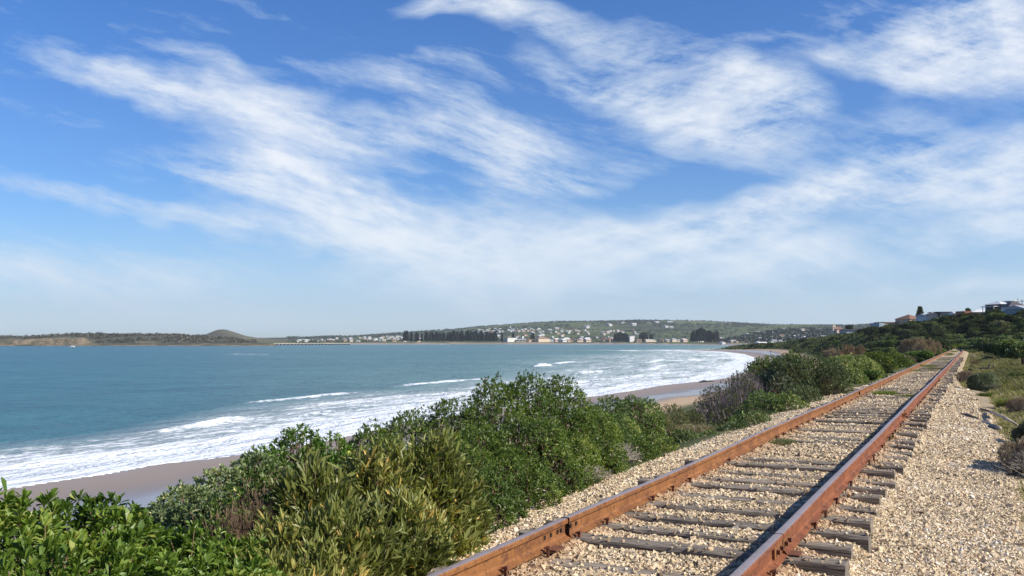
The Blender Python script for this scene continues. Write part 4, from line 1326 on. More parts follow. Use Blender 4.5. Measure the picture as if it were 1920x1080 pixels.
# grasses --------------------------------------------------------------
def blades(cx, cy, cz, n_each, h, rad, w, g, lean=.45):
    N = len(cx); rep = np.repeat(np.arange(N), n_each); K = N * n_each
    hh = np.broadcast_to(h, (N,))[rep] * g.uniform(.55, 1.2, K)
    rr_ = np.broadcast_to(rad, (N,))[rep]
    a = g.uniform(0, 6.283, K); q = np.sqrt(g.random(K)) * rr_
    b = np.stack([cx[rep] + np.cos(a) * q, cy[rep] + np.sin(a) * q, cz[rep] - .02], 1)
    ln = g.normal(0, lean, (K, 2)) + np.stack([np.cos(a), np.sin(a)], 1) * lean * .8
    m = b + np.stack([ln[:, 0] * hh * .35, ln[:, 1] * hh * .35, hh * .6], 1)
    tp = b + np.stack([ln[:, 0] * hh, ln[:, 1] * hh, hh * .95], 1)
    wa = g.uniform(0, 6.283, K); ww = np.broadcast_to(w, (N,))[rep]
    wv = np.stack([np.cos(wa) * ww, np.sin(wa) * ww, 0 * ww], 1)
    v = np.stack([b - wv, b + wv, m - wv * .8, m + wv * .8, tp], 1).reshape(-1, 3)
    o = (np.arange(K) * 5)[:, None]
    f4 = o + np.array([[0, 1, 3, 2]]); f3 = o + np.array([[2, 3, 4]])
    return v, f4, f3, rep

g = np.random.default_rng(300)
n = 21000
t = 9 * (150 / 9.) ** g.random(n); s = np.interp(t, [18, 28, 45, 80], [2.7, 2.3, 1.5, 1.4]) + 16 * g.random(n) ** 1.5
x, y = ta_xy(t, s + a_c(t)); px = 960 + F * x / y
patch = fbm(x / 2.2, y / 2.2, 3, 90)
keep = (px < 2150) & (y > 7) & ((patch > -.10) | (s > np.interp(t, [25, 40], [3.4, 1.7]))) & ((t > 20) | (g.random(n) < .25))
x, y, t, s, patch = (q[keep] for q in (x, y, t, s, patch))
lush = sstep(s, np.interp(t, [25, 45], [3.2, 1.5]), np.interp(t, [25, 45], [5.0, 3.4])) * sstep(t, 22, 32)
z = ground_z(x, y)
v, f4, f3, rep = blades(x, y, z, 16, .10 + .16 * lush + .12 * g.random(len(x)) * lush, .16 + .10 * lush, .004 + .00035 * t, g)
var = np.clip(.34 + patch[rep] * .9 + g.normal(0, .16, len(rep)) + (1 - lush[rep]) * .22, 0, 1)
gr = mobj('verge_grass', v, [f4, f3], (M['grass'],), attrs={'var': np.repeat(var, 5)})
tag(gr, 'rough green and yellow grass on the verge right of the gravel', 'grass', kind='stuff')

# low weeds on the seaward side, between shrubs and ballast
n = 3600
t = 3 * (170 / 3.) ** g.random(n); s = -2.5 - 3.0 * g.random(n) ** 1.3 - .35 * (g.random(n) - .5)
x, y = ta_xy(t, s + a_c(t)); patch = fbm(x / 1.6, y / 1.6, 3, 91)
keep = (patch > -.05) & ((t > 30) | (g.random(n) < .4))
x, y, t, patch = (q[keep] for q in (x, y, t, patch))
v, f4, f3, rep = blades(x, y, ballast_z(s[keep], t, False) - .02, 12, .10 + .10 * g.random(len(x)), .14, .004 + .00035 * t, g)
wd = mobj('trackside_weeds', v, [f4, f3], (M['tuft'],), attrs={'var': np.repeat(np.clip(.45 + patch[rep] + g.normal(0, .2, len(rep)), 0, 1), 5)})
tag(wd, 'low green weeds between the seaward ballast and the shrubs', 'weeds', kind='stuff')


def tuft(px, py, r, h, label, mt='tuft', n=150, z=None, w=.004):
    gg = np.random.default_rng(int(px * 7 + py))
    zz = ZTIE - .03 if z is None else z
    x, y = ground(px, py, zz)
    if z is None:
        pass
    k = max(3, int(n / 12))
    a = gg.uniform(0, 6.28, k); q = np.sqrt(gg.random(k)) * r
    v, f4, f3, rep = blades(np.cos(a) * q, np.sin(a) * q * .8, np.zeros(k), 14, h, r * .3, w, gg, lean=.6)
    o = mobj('grass_tuft', v, [f4, f3], (M[mt],), attrs={'var': np.repeat(np.clip(gg.normal(.5, .22, len(rep)), 0, 1), 5)})
    o.location = (x, y, zz)
    return tag(o, label, 'grass tuft')

tuft(1465, 832, .22, .10, 'green weed patch between the rails, nearer of the patches inside the track', n=500)
tuft(1652, 832, .13, .17, 'bushy green and tan weed growing against the outside of the landward rail', n=400, z=6.3)
tuft(1605, 884, .06, .08, 'tiny weed on the sleeper ends close to the landward rail', n=120, z=6.3)
tuft(1660, 741, .32, .16, 'leafy green clump growing in the middle of the track', n=600, w=.007)
tuft(1700, 745, .28, .10, 'low green mat touching the landward rail beside the leafy clump', n=400, w=.007)
tuft(1735, 688, .6, .16, 'long patch of grass inside the far track, left of its middle', n=500, w=.014)
tuft(1750, 692, .4, .12, 'dark low weeds inside the far track beside the grass patch', n=350, w=.014)
tuft(1716, 697, .3, .14, 'small tuft against the seaward rail far along the track', n=250, w=.012)
tuft(1775, 700, .6, .10, 'flat green weeds outside the landward rail where the ties disappear', n=500, z=6.25, w=.012)
tuft(1590, 1055, .10, .10, 'dry straw-coloured tuft at the end of the nearest sleepers', 'drygrass', n=300, z=6.24, w=.0022)
tuft(1610, 905, .06, .08, 'dry wisps beside the landward rail at the nearer sleepers', 'drygrass', n=100, z=6.3, w=.0022)
tuft(905, 1068, .07, .11, 'dry wisps against the seaward rail near the bottom of the photo', 'drygrass', n=160, z=6.33, w=.002)
tuft(1098, 985, .05, .09, 'few dry stalks against the seaward rail by the bolt holes', 'drygrass', n=70, z=6.33, w=.002)
tuft(1306, 806, .35, .14, 'pale dry grass patch on the bare soil at the ballast edge', 'drygrass', n=500, z=6.1, w=.005)
tuft(1816, 752, .09, .10, 'lone dark tuft out on the gravel shoulder', 'drygrass', n=160, z=6.2, w=.004)
tuft(1885, 765, .16, .30, 'dense brown-green rush tuft on the edge of the shoulder', 'tuft', n=900, z=6.2, w=.004)
tuft(1915, 758, .2, .25, 'brown dry tuft right of the dense rush tuft', 'drygrass', n=500, z=6.2, w=.004)
tuft(1850, 742, .25, .14, 'sprawling green weeds where the shoulder meets the verge', 'tuft', n=500, z=6.2, w=.005)

wg = np.random.default_rng(411)
for i in range(16):
    t = wg.uniform(46, 150); x, y = ta_xy(t, float(a_c(t)) + wg.uniform(-.6, .6)); px = 960 + F * x / y
    py = 638 + (CAMZ - ZTIE) / y * F
    o = tuft(px, py, wg.uniform(.25, .6), wg.uniform(.08, .15), 'low green weeds growing between the far rails', 'tuft' if i % 3 else 'drygrass', n=300, w=.004 + .00012 * t)
    o['group'] = 'weeds between the far rails'

# ------------------------------------------------------------------ island, bluff, causeway
def patch_land(name, px0, px1, y0, y1, npx, ny, fz, mt, label=None, cliff=None):
    pxs = np.linspace(px0, px1, npx); ys = np.linspace(y0, y1, ny)
    PX, Y = np.meshgrid(pxs, ys); X = (PX - 960) / F * Y
    Z, CL = fz(PX, X, Y)
    i = np.arange(ny - 1)[:, None] * npx; j = np.arange(npx - 1)[None, :]
    q = np.stack([i + j, i + j + 1, i + npx + j + 1, i + npx + j], -1).reshape(-1, 4)
    o = mobj(name, np.stack([X.ravel(), Y.ravel(), Z.ravel()], 1), q, M[mt], smooth=True, attrs={'cliff': CL.ravel()})
    tag(o, kind='structure')
    return o, fz

isl_px = np.array([-260, -80, 0, 60, 110, 150, 190, 230, 270, 330, 375, 400, 440, 470, 500, 520]); isl_py = np.array([640, 635, 632.5, 631, 629.5, 628, 626.5, 627, 629.5, 629, 629, 632.5, 636, 640, 645.5, 648])
def f_island(PX, X, Y):
    top = 8 + (638 - np.interp(PX, isl_px, isl_py)) / F * 1480
    n = fbm(X / 45, Y / 45, 5, 51); n2 = fbm(X / 14, Y / 14, 3, 52)
    cl = (1 - sstep(PX, 150, 185)) * sstep(vnoise(X / 26, Y / 300, 6) + .25, .25, .5)
    yy = Y - 1295 - 22 * n
    k = sstep(yy, 0, 170) * .85 + .15 * sstep(yy, 100, 260)
    kc = .05 * sstep(yy, 0, 6) + .60 * sstep(yy, 22, 34) + .35 * sstep(yy, 34, 180)
    k = k * (1 - cl) + kc * cl
    z = 1.2 + (top - 1.2) * k + (n * 7 + n2 * 3) * sstep(yy, 12, 70)
    z = np.where(yy < 2, yy * .2, z) - 6 * sstep(Y, 1600, 1790)
    return z, cl * sstep(yy, 14, 24) * (1 - sstep(yy, 60, 90)) + .9 * (1 - sstep(yy, 8, 15)) + .5 * (vnoise(X / 30, Y / 30, 7) > .68) * (1 - sstep(yy, 60, 110))
patch_land('island_hill', -260, 520, 1285, 1800, 620, 120, f_island, 'island')
bl_px = np.array([300, 350, 378, 392, 402, 411, 418, 426, 436, 448, 462, 480, 520, 600, 640]); bl_py = np.array([641, 637, 631, 625, 620.5, 617.8, 617.3, 618.2, 621.3, 625, 629.5, 633, 636, 639, 641])
def f_bluff(PX, X, Y):
    top = 8 + (638 - np.interp(PX, bl_px, bl_py)) / F * 2350
    d = (Y - 2350) / 260
    z = -3 + (top + 3) * np.exp(-d * d * 1.6) + fbm(X / 50, Y / 50, 4, 53) * 3.0
    return z, (vnoise(X / 22, Y / 22, 4) > .8) * .3
patch_land('bluff_hill', 300, 640, 2000, 2900, 300, 60, f_bluff, 'bluff')

# causeway on piles
cw = empty('causeway', (*[(430 - 960) / F * 1400, 1400], 0)); tag(cw, 'long low timber causeway on piles between the island and the town shore', 'causeway')
A_ = np.array([(378 - 960) / F * 1420, 1420.0]); B_ = np.array([(655 - 960) / F * 1700, 1700.0]); o_ = np.array(cw.location[:2])
dirv = (B_ - A_) / np.linalg.norm(B_ - A_); nv = np.array([-dirv[1], dirv[0]]); Lc = np.linalg.norm(B_ - A_)
def strip(z0, z1, w, name, m, u0=0, u1=None, parent=cw):
    u1 = Lc if u1 is None else u1
    b = MB(); p = []
    for z in (z0, z1):
        for (u, vv) in ((u0, -w), (u1, -w), (u1, w), (u0, w)):
            q = A_ + dirv * u + nv * vv - o_; p.append((q[0], q[1], z))
    b.add(p, [(0, 3, 2, 1), (4, 5, 6, 7), (0, 1, 5, 4), (1, 2, 6, 5), (2, 3, 7, 6), (3, 0, 4, 7)])
    return b.build(name, m, parent)
M['timber_pale'] = plain('pale_timber', (.42, .40, .37), .85, .2, .2, .3)
M['timber_dark'] = plain('dark_timber', (.10, .085, .075), .9, .2, .3, .5)
strip(1.9, 2.6, 3.0, 'deck', M['timber_pale'])
for i in range(40): strip(-1.5, 1.9, 2.6, 'pile', M['timber_dark'], 6 + i * Lc / 40, 7.6 + i * Lc / 40)

# ------------------------------------------------------------------ town
M['w_white'] = plain('white_render', (.58, .57, .55), .7, .3, .06, .5)
M['w_cream'] = plain('cream_render', (.56, .47, .34), .75, .3, .08, .5)
M['w_tan'] = plain('tan_brick', (.50, .36, .25), .85, .2, .12, 1.0)
M['w_pink'] = plain('pinkish_render', (.58, .43, .35), .8, .2, .08, 1)
M['w_brick'] = plain('red_brick', (.30, .13, .09), .85, .2, .15, 1.0)
M['w_dark'] = plain('dark_cladding', (.060, .065, .075), .8, .3, .2, .6)
M['w_blue'] = plain('pale_blue_cladding', (.26, .32, .35), .7, .3, .08, .6)
M['w_teal'] = plain('dark_teal_cladding', (.045, .085, .10), .7, .3, .15, .6)
M['r_white'] = plain('white_metal_roof', (.62, .62, .61), .5, .4, .04, .4)
M['r_grey'] = plain('grey_metal_roof', (.34, .35, .37), .55, .4, .08, .4)
M['r_terra'] = plain('terracotta_tiles', (.21, .12, .085), .85, .2, .15, 1.5)
M['r_dark'] = plain('dark_roof', (.10, .085, .085), .7, .3, .15, .8)
M['r_brown'] = plain('brown_roof', (.24, .16, .12), .75, .3, .12, .8)
m, T = mat('window_glass'); T.p.inputs['Base Color'].default_value = (.05, .075, .09, 1); T.p.inputs['Roughness'].default_value = .12; T.p.inputs['Specular IOR Level'].default_value = .6; M['glass'] = m
M['rock_pale'] = plain('pale_coastal_rock', (.48, .42, .35), .9, .2, .35, .8)
M['rock_dark'] = plain('dark_wet_rock', (.035, .032, .03), .7, .3, .3, 1.5)


def house_mb(w, dp, h, rh, kind='hip', ov=.5, sink=2.0):
    """walls (slot 0) and roof (slot 1) as two builders"""
    a = MB(); b = MB()
    a.box(-w / 2, w / 2, -dp / 2, dp / 2, -sink, h)
    W, D = w / 2 + ov, dp / 2 + ov
    z = h + .003
    if kind == 'flat':
        b.box(-W, W, -D, D, z, z + max(rh, .25))
    elif kind == 'skillion':
        b.add([(-W, -D, z), (W, -D, z), (W, D, z), (-W, D, z), (-W, -D, z + .25), (W, -D, z + .25 + rh), (W, D, z + .25 + rh), (-W, D, z + .25)],
              [(0, 3, 2, 1), (4, 5, 6, 7), (0, 1, 5, 4), (1, 2, 6, 5), (2, 3, 7, 6), (3, 0, 4, 7)])
    else:
        r = max(0, W - D) if kind == 'hip' else W
        b.add([(-W, -D, z), (W, -D, z), (W, D, z), (-W, D, z), (-r, 0, z + rh), (r, 0, z + rh)],
              [(0, 3, 2, 1), (0, 1, 5, 4), (2, 3, 4, 5), (1, 2, 5), (3, 0, 4)])
    return a, b

def tiny_house(seed, wm, rm, w, dp, h, rh, kind):
    a, b = house_mb(w, dp, h, rh, kind)
    o0 = a.n
    v = a.v + b.v
    q = a.q + [[i + o0 for i in f] for f in b.q]; t = [[i + o0 for i in f] for f in b.t]
    fm = [0] * len(a.q) + [1] * len(b.q) + [1] * len(b.t)
    # dark windows standing a little proud of the seaward wall
    mb = MB(); 
    for k in range(3):
        xx = -w / 2 + w * (k + .5) / 3
        mb.box(xx - w * .09, xx + w * .09, -dp / 2 - .08, -dp / 2 - .01, h * .3, h * .75)
    q += [[i + len(v) for i in f] for f in mb.q]; v = v + mb.v
    fm = [0] * len(a.q) + [1] * len(b.q) + [2] * len(mb.q) + [1] * len(b.t)
    return mesh_np('house', v, [np.array(q)] + ([np.array(t)] if t else []), (M[wm], M[rm], M['glass']), fmat=fm)

TH_ = [tiny_house(1, 'w_white', 'r_grey', 13, 9, 3.4, 1.8, 'hip'), tiny_house(2, 'w_white', 'r_white', 12, 10, 3.6, 1.6, 'gable'), tiny_house(3, 'w_cream', 'r_terra', 13, 10, 3.4, 2.2, 'hip'),
       tiny_house(4, 'w_white', 'r_white', 11, 8, 5.6, .3, 'flat'), tiny_house(5, 'w_cream', 'r_grey', 16, 10, 3.4, 1.8, 'gable'), tiny_house(6, 'w_tan', 'r_brown', 13, 9, 3.6, 2, 'hip'),
       tiny_house(7, 'w_pink', 'r_white', 12, 9, 4.6, 1.6, 'gable')]
hg = np.random.default_rng(400)
def town(n, px0, px1, d0, d1, ymin, ymax, label, group, kinds, seed, sc=1.0, sep=16, cond=None):
    def gen(g):
        px = g.uniform(px0, px1); d = g.uniform(d0, d1); x = (px - 960) / F * d
        z = gz1(x, d)
        py = 638 - (z - CAMZ) / d * F
        if z < 1.5 or not (ymin <= py <= ymax): return None
        if cond and not cond(px, py): return None
        return x, d, sep / 2
    for (x, y, r) in scatter(n, gen, 1.0, seed):
        me = TH_[kinds[int(hg.integers(len(kinds)))]]
        o = link(bpy.data.objects.new('town_house', me))
        o.location = (x, y, gz1(x, y) + .3); o.rotation_euler = (0, 0, -math.atan2(x, y) + .65 + hg.normal(0, .4)); k = sc * hg.uniform(.7, 1.25); o.scale = (k, k, k)
        tag(o, label, 'house', group)
town(100, 885, 1068, 2150, 3300, 612, 642, 'small white house on the far slope above the row of dark pines', 'white houses on the far slope above the pines', [0, 1, 1, 3, 1, 0, 5, 2], 501, .78, 20,
     lambda px, py: py > 609 + abs(px - 960) * .05 + 4)
town(80, 556, 790, 1900, 2900, 629, 644, 'small pale house on the low slope left of the dark pines', 'pale houses on the low slope left of the pines', [0, 1, 5, 3, 4, 6], 502, .72, 20)
town(50, 930, 1345, 1870, 1960, 630, 646, 'cream or tan building on the far town waterfront', 'buildings along the far waterfront', [2, 4, 4, 2, 5, 1, 6], 503, 1.05, 15)
town(34, 1060, 1200, 2100, 2700, 614, 642, 'pale house in the valley behind the far waterfront', 'pale houses in the valley behind the waterfront', [0, 1, 2, 6], 504, .7, 24)
town(10, 1090, 1260, 3000, 3600, 606, 622, 'tiny pale farm building high on the green far hill', 'farm buildings high on the green hill', [1, 1, 0], 505, 1.2, 30)
town(44, 1345, 1600, 900, 2100, 616, 646, 'pale roofed house among dark trees behind the low headland', 'pale roofed houses among trees behind the headland', [0, 1, 1, 4, 2, 6], 506, .62, 16)
print('houses placed')


def special(label, px, d, w, h, dp, wm, rm, kind='gable', rh=1.5, name='town_building', z=None):
    x = (px - 960) / F * d; z = gz1(x, d) if z is None else z
    root = empty(name, (x, d, z + .1), -math.atan2(x, d) + .55); tag(root, label, 'building')
    a, b = house_mb(w, dp, h, rh, kind); a.build('wall', M[wm], root); b.build('roof', M[rm], root)
    return root
special('large plain white waterfront block right of the long row of pines', 957, 1875, 22, 8, 14, 'w_white', 'r_white', 'flat', .4)
special('wide tan hall with a low curved roof on the far waterfront', 1016, 1880, 27, 6.5, 18, 'w_cream', 'r_brown', 'hip', 4.5)
special('tall white building between the two dark pine clumps', 1182, 1885, 11, 11, 12, 'w_white', 'r_white', 'skillion', 1.0)
special('low cream building under the tall white one, between the pine clumps', 1196, 1872, 11, 5, 9, 'w_cream', 'w_cream', 'flat', .4)
special('cream building with a small raised roof left of the rightmost pine clump', 1262, 1860, 10, 5, 9, 'w_cream', 'r_grey', 'hip', 3.0)
special('cream shed row right of the middle pine clump on the waterfront', 1216, 1866, 18, 4, 8, 'w_cream', 'r_white', 'gable', 1.2)
special('red-walled building with a white roof near the far beach end', 1427, 1200, 12, 3.0, 8, 'w_brick', 'r_white', 'gable', 1.4)
special('long low white-roofed building right of the red-walled one', 1450, 1150, 9, 2.2, 6, 'w_white', 'r_white', 'gable', 1.0)

# Norfolk pines ---------------------------------------------------------
def pine_mesh(seed, lay=16, W=.21, thick=3.0, mt='leaf_far'):
    """unit height tree: whorls of drooping branches"""
    g = np.random.default_rng(seed); P = []; D = []
    for i in range(lay):
        z = .14 + .84 * i / (lay - 1); R_ = W * (1.02 - z) ** .75 * g.uniform(.82, 1.12)
        nb = 9 if z < .7 else 6
        for k in range(nb):
            a = k * 6.283 / nb + g.uniform(-.3, .3)
            rr2 = R_ * g.uniform(.75, 1.1)
            for q in np.linspace(.18, 1, 7):
                P.append((math.cos(a) * rr2 * q, math.sin(a) * rr2 * q, z - .06 * q * q * rr2 / .3 + .04 * q)); D.append((math.cos(a), math.sin(a), .35))
    P = np.array(P) + g.normal(0, .010, (len(P), 3)); D = unit(np.array(D)); rep = np.repeat(np.arange(len(P)), int(thick))
    d = unit(D[rep] + g.normal(0, .6, (len(rep), 3)))
    v, f, kk = leaf_arrays(P[rep], d, unit(g.normal(size=d.shape) + np.array([0, 0, 1.])), .085, .035, g, False)
    me = mesh_np('pine_crown', v, [f], (M[mt],), {'var': np.repeat(np.clip(g.normal(.45, .2, len(rep)), 0, 1), kk)})
    b = MB(); b.tube([(0, 0, -.05), (0, 0, .5), (0, 0, .97)], [.018, .012, .003])
    tr = mesh_np('pine_trunk', b.v, [np.array(x) for x in (b.q, b.t)], (M['bark'],))
    return me, tr
PM = [pine_mesh(s) for s in (1, 2, 3)]
PN = pine_mesh(9, 17, .26, 4, 'leaf_hill')
def pine(px, d, ytop, label, group, pm=None, ws=1.0, name='pine_tree'):
    x = (px - 960) / F * d; z = gz1(x, d); H = (638 - ytop) / F * d + CAMZ - z
    me, tr = pm or PM[int(hg.integers(3))]
    root = empty(name, (x, d, z), hg.uniform(0, 6)); root.scale = (H * ws, H * ws, H)
    link(bpy.data.objects.new('crown', me), root); link(bpy.data.objects.new('trunk', tr), root)
    tag(root, label, 'pine tree', group)
for i, px in enumerate(np.concatenate([[760, 763, 771, 781, 784, 790], np.arange(798, 934, 4.0), [941, 962, 996, 999]])):
    pine(px + hg.normal(0, .6), 1880 + hg.uniform(-20, 45), 624.5 + hg.normal(0, 2.0) + (2 if px in (771, 790, 941) else 0) + (4 if px > 950 else 0) - (1.5 if px > 860 else 0), 'tall dark Norfolk pine in the long waterfront row', 'dark pines in the long waterfront row')
for px in (1153, 1157, 1161, 1164, 1168, 1172, 1176): pine(px, 1880 + hg.uniform(-10, 20), 623.5 + abs(px - 1163) * .25 + hg.normal(0, .6), 'dark pine in the small clump left of the tall white building', 'pines in the clump left of the white building', ws=1.15)
for px in (1200, 1204, 1208, 1212, 1219, 1222): pine(px, 1880 + hg.uniform(-10, 20), 624 + abs(px - 1206) * .22 + hg.normal(0, .6), 'dark pine in the small clump right of the tall white building', 'pines in the clump right of the white building', ws=1.05)
for px in np.arange(1296, 1350, 4.6): pine(px + hg.normal(0, 1), 1700 + hg.uniform(-20, 30), 618 + abs(px - 1318) * .2 + hg.normal(0, 1.8), 'dark pine in the rightmost waterfront clump', 'pines in the rightmost waterfront clump', ws=1.15)

# far-off woods and hedges ----------------------------------------------
def wood(name, n, gen, label, mt='leaf_far', k=16, seed=1):
    g = np.random.default_rng(seed)
    x, y, z, r = gen(n, g)
    N = len(x); rep = np.repeat(np.arange(N), k)
    u = sphere_dirs(N * k, g); u[:, 2] = np.abs(u[:, 2])
    P = np.stack([x[rep], y[rep], z[rep]], 1) + u * r[rep][:, None] * np.array([1, 1, .9]) * g.uniform(.55, 1, (N * k, 1))
    v, f, kk = leaf_arrays(P, unit(u + g.normal(0, .9, u.shape)), unit(g.normal(size=u.shape) + np.array([0, 0, 1.2])), r[rep] * .75, r[rep] * .55, g, False)
    tv = np.clip(g.normal(.42, .22, N), 0, .95)
    o = mobj(name, v, [f], (M[mt],), attrs={'var': np.repeat(np.clip(tv[rep] + g.normal(0, .12, N * k), 0, 1), kk)})
    tag(o, label, 'trees', kind='stuff')

def g_far(n, g):
    px = g.uniform(540, 1720, n); d = np.where(px > 1400, 950 + 3000 * g.random(n) ** .9, 1900 + 2100 * g.random(n) ** .8)
    x = (px - 960) / F * d; z = ground_z(x, d)
    pn = fbm(x / 260 + y_off, d / 200, 4, 95); hedge = np.abs(fbm(x / 330, d / 300, 3, 96)) < .012
    crest = np.abs(d - 3790) < 45
    keep = ((pn > np.where(px > 1400, -.06, .015)) | hedge | (d < 2050) & (px > 880) | crest & (vnoise(px / 9, px * 0, 3) > .25) & (px > 860)) & (z > 2)
    keep &= (d < 3850)
    x, d, z, px, hedge = (q[keep] for q in (x, d, z, px, hedge))
    return x, d, z - .5, g.uniform(3.2, 6.5, len(x)) * (.6 + .25 * (d > 3000))
y_off = 3.3
wood('far_woodland', 17000, g_far, 'dark trees and hedges spread over the far green hills', k=12, seed=601)
def g_mid(n, g):
    px = g.uniform(1325, 1700, n); d = 830 + 1100 * g.random(n)
    x = (px - 960) / F * d; sdv = signed_dist(x, d); z = ground_z(x, d, sdv)
    keep = (sdv > 42) & (z > 3) & (fbm(x / 50, d / 50, 2, 97) > -.12)
    x, d, z = x[keep], d[keep], z[keep]
    return x, d, z - .5, g.uniform(2.5, 5.0, len(x))
wood('town_woodland', 2600, g_mid, 'dark trees massed around the houses behind the headland', k=18, seed=602)
def g_isl(n, g):
    px = g.uniform(-60, 480, n); d = g.uniform(1310, 1560, n); x = (px - 960) / F * d
    z, c = f_island(px, x, d)
    keep = (fbm(x / 40, d / 40, 3, 98) > -.03) & (z > 4) & (c < .5)
    x, d, z = x[keep], d[keep], z[keep]
    return x, d, z, g.uniform(1.4, 3.2, len(x))
wood('island_scrub', 3800, g_isl, 'scrubby trees covering the low island', mt='leaf_scrub', k=10, seed=603)

# ------------------------------------------------------------------ hillside houses
def build_house(label, px, py, d, w, h, dp, wm, rm, kind, rh, yaw=0.0, wins=(), extra=(), ov=.5, name='hillside_house', storey=None):
    x = (px - 960) / F * d
    zb = CAMZ + (638 - py) / F * d
    zg = gz1(x, d)
    root = empty(name, (x, d, zb), -math.atan2(x, d) + R(yaw + 32)); tag(root, label, 'house')
    a, b = house_mb(w, dp, h, rh, kind, ov, sink=max(1.0, zb - zg + 1.5)); a.build('wall', M[wm], root); b.build('roof', M[rm], root)
    for (fx, fz, ww, wh) in wins:
        q = MB(); cx = -w / 2 + w * fx; cz = h * fz
        q.box(cx - ww / 2, cx + ww / 2, -dp / 2 - .06, -dp / 2 - .004, cz - wh / 2, cz + wh / 2)
        wo = q.build('window', M['glass'], root)
        fr = MB()
        for (x0, x1, z0, z1) in ((cx - ww / 2 - .1, cx + ww / 2 + .1, cz + wh / 2, cz + wh / 2 + .1), (cx - ww / 2 - .1, cx + ww / 2 + .1, cz - wh / 2 - .1, cz - wh / 2), (cx - ww / 2 - .1, cx - ww / 2, cz - wh / 2, cz + wh / 2), (cx + ww / 2, cx + ww / 2 + .1, cz - wh / 2, cz + wh / 2), (cx - .04, cx + .04, cz - wh / 2, cz + wh / 2)):
            fr.box(x0, x1, -dp / 2 - .10, -dp / 2 - .065 + .0, z0, z1)
        fr.build('frame', M['w_white'], wo)
    for (pn, mm, x0, x1, y0, y1, z0, z1) in extra:
        q = MB(); q.box(x0, x1, y0, y1, z0, z1); q.build(pn, M[mm], root)
    for i_ in range(int(max(2, w / 2.6))):
        bx_ = px + ((i_ + .5) / max(2, int(w / 2.6)) - .5) * (w + 5) / d * F + hg.uniform(-2, 2); bd = d - dp / 2 - hg.uniform(4, 7)
        xx = (bx_ - 960) / F * bd; zb2 = gz1(xx, bd); tz = CAMZ + (638 - py + hg.uniform(-3.5, 0.5)) / F * bd
        put(['hill', 'hill', 'hill_mid'][int(hg.integers(3))], xx, bd, hg.uniform(2.0, 3.0), max(1.6, (tz - zb2) / .95), 'dark bush crowding the front of the ridge houses', 'bushes crowding the fronts of the ridge houses', parts=False, name='garden_bush', cat='bush')
    print('%s: base z %.1f ground %.1f' % (label[:30], zb, zg))
    return root

build_house('flat-roofed modern house with a glassy blue end and tan wall, lowest on the ridge', 1665, 615.5, 430, 8.2, 2.5, 8, 'w_tan', 'r_brown', 'flat', .35, 0, [(.25, .55, 1.6, 1.2), (.7, .55, 1.6, 1.2)],
            [('glass_wing', 'w_blue', -7.2, -4.15, -4.3, 3.5, -2.5, 2.4), ('balcony', 'w_white', -7.4, 4.3, -5.6, -4.35, -.3, .0)])
build_house('house with a terracotta hip roof over blue-grey garages, below the tall pine', 1704, 605, 425, 7.5, 1.6, 9, 'w_tan', 'r_terra', 'hip', 2.2, 12, [(.3, .5, 1.2, .9)],
            [('garage', 'w_blue', -4.5, 2.2, -7.5, -4.6, -2.2, .4), ('garage_roof', 'r_dark', -4.8, 2.4, -7.8, -4.62, .42, .7)])
build_house('small cream house with a brown roof in front of the terracotta one', 1719, 613, 405, 4.6, 2.2, 6, 'w_cream', 'r_brown', 'hip', 1.0, -8, [(.3, .5, 1.1, .9), (.72, .5, .9, .9)])
build_house('white bungalow with grey roof directly right of the tall pine', 1738, 600, 390, 5.2, 1.5, 7, 'w_white', 'r_grey', 'gable', 1.1, 10, [(.3, .5, 1.2, .7), (.7, .5, 1.2, .7)])
build_house('pink cream gabled house catching the sun, between the pine and the dark flat-roofed house', 1752, 600, 385, 3.4, 2.2, 5, 'w_pink', 'w_pink', 'gable', 1.0, 25, [(.5, .5, 1.0, .9)])
build_house('dark flat-roofed house with a jutting roof edge', 1764, 591.5, 385, 5.2, 1.2, 7, 'w_dark', 'r_dark', 'skillion', -.01 + .05, 0, [(.3, .5, 1.4, .7), (.7, .5, 1.4, .7)], ov=.8)
build_house('pale blue house left of the white-gabled one', 1785, 597.5, 345, 3.6, 1.7, 6, 'w_blue', 'r_grey', 'flat', .25, 0, [(.35, .55, 1.0, .8), (.75, .55, .7, .8)])
build_house('small house with a bright white gable roof between pale blue and brick houses', 1797, 596.5, 335, 3.8, 1.3, 6, 'w_blue', 'r_white', 'gable', 1.0, -5, [(.5, .5, 1.0, .7)])
build_house('long dark brick house with a white roof in the middle of the ridge', 1838, 594.5, 320, 8.6, 1.6, 7, 'w_brick', 'r_white', 'hip', 1.0, -6, [(.35, .55, 1.8, .7), (.62, .55, 1.2, .7), (.85, .55, .8, .8)],
            [('brick_wing', 'w_brick', -7.2, -4.4, -3, 3, -1.5, 2.0)])
build_house('upper white two-storey house with a pale roof and dark balcony', 1874, 581, 295, 4.6, 1.7, 7, 'w_dark', 'r_white', 'hip', 1.1, 8, [(.2, .5, .8, .9), (.5, .5, .9, .9), (.82, .5, .7, .9)],
            [('white_wing', 'w_white', 2.4, 4.6, -3, 3, -1.2, 2.6), ('wing_roof', 'r_white', 1.4, 5.6, -3.6, 3.4, 2.62, 2.85), ('carport_roof', 'r_white', -4.9, -2.9, -3.4, 2.5, .9, 1.1), ('carport_post', 'w_white', -4.8, -4.68, -3.3, -3.18, -1.5, .9)])
build_house('house with a dark steep hip roof at the right end of the ridge', 1900, 583, 275, 4.4, 1.2, 6, 'w_white', 'r_dark', 'hip', 1.9, -10, [(.3, .5, 1.0, .7), (.7, .5, 1.0, .7)])
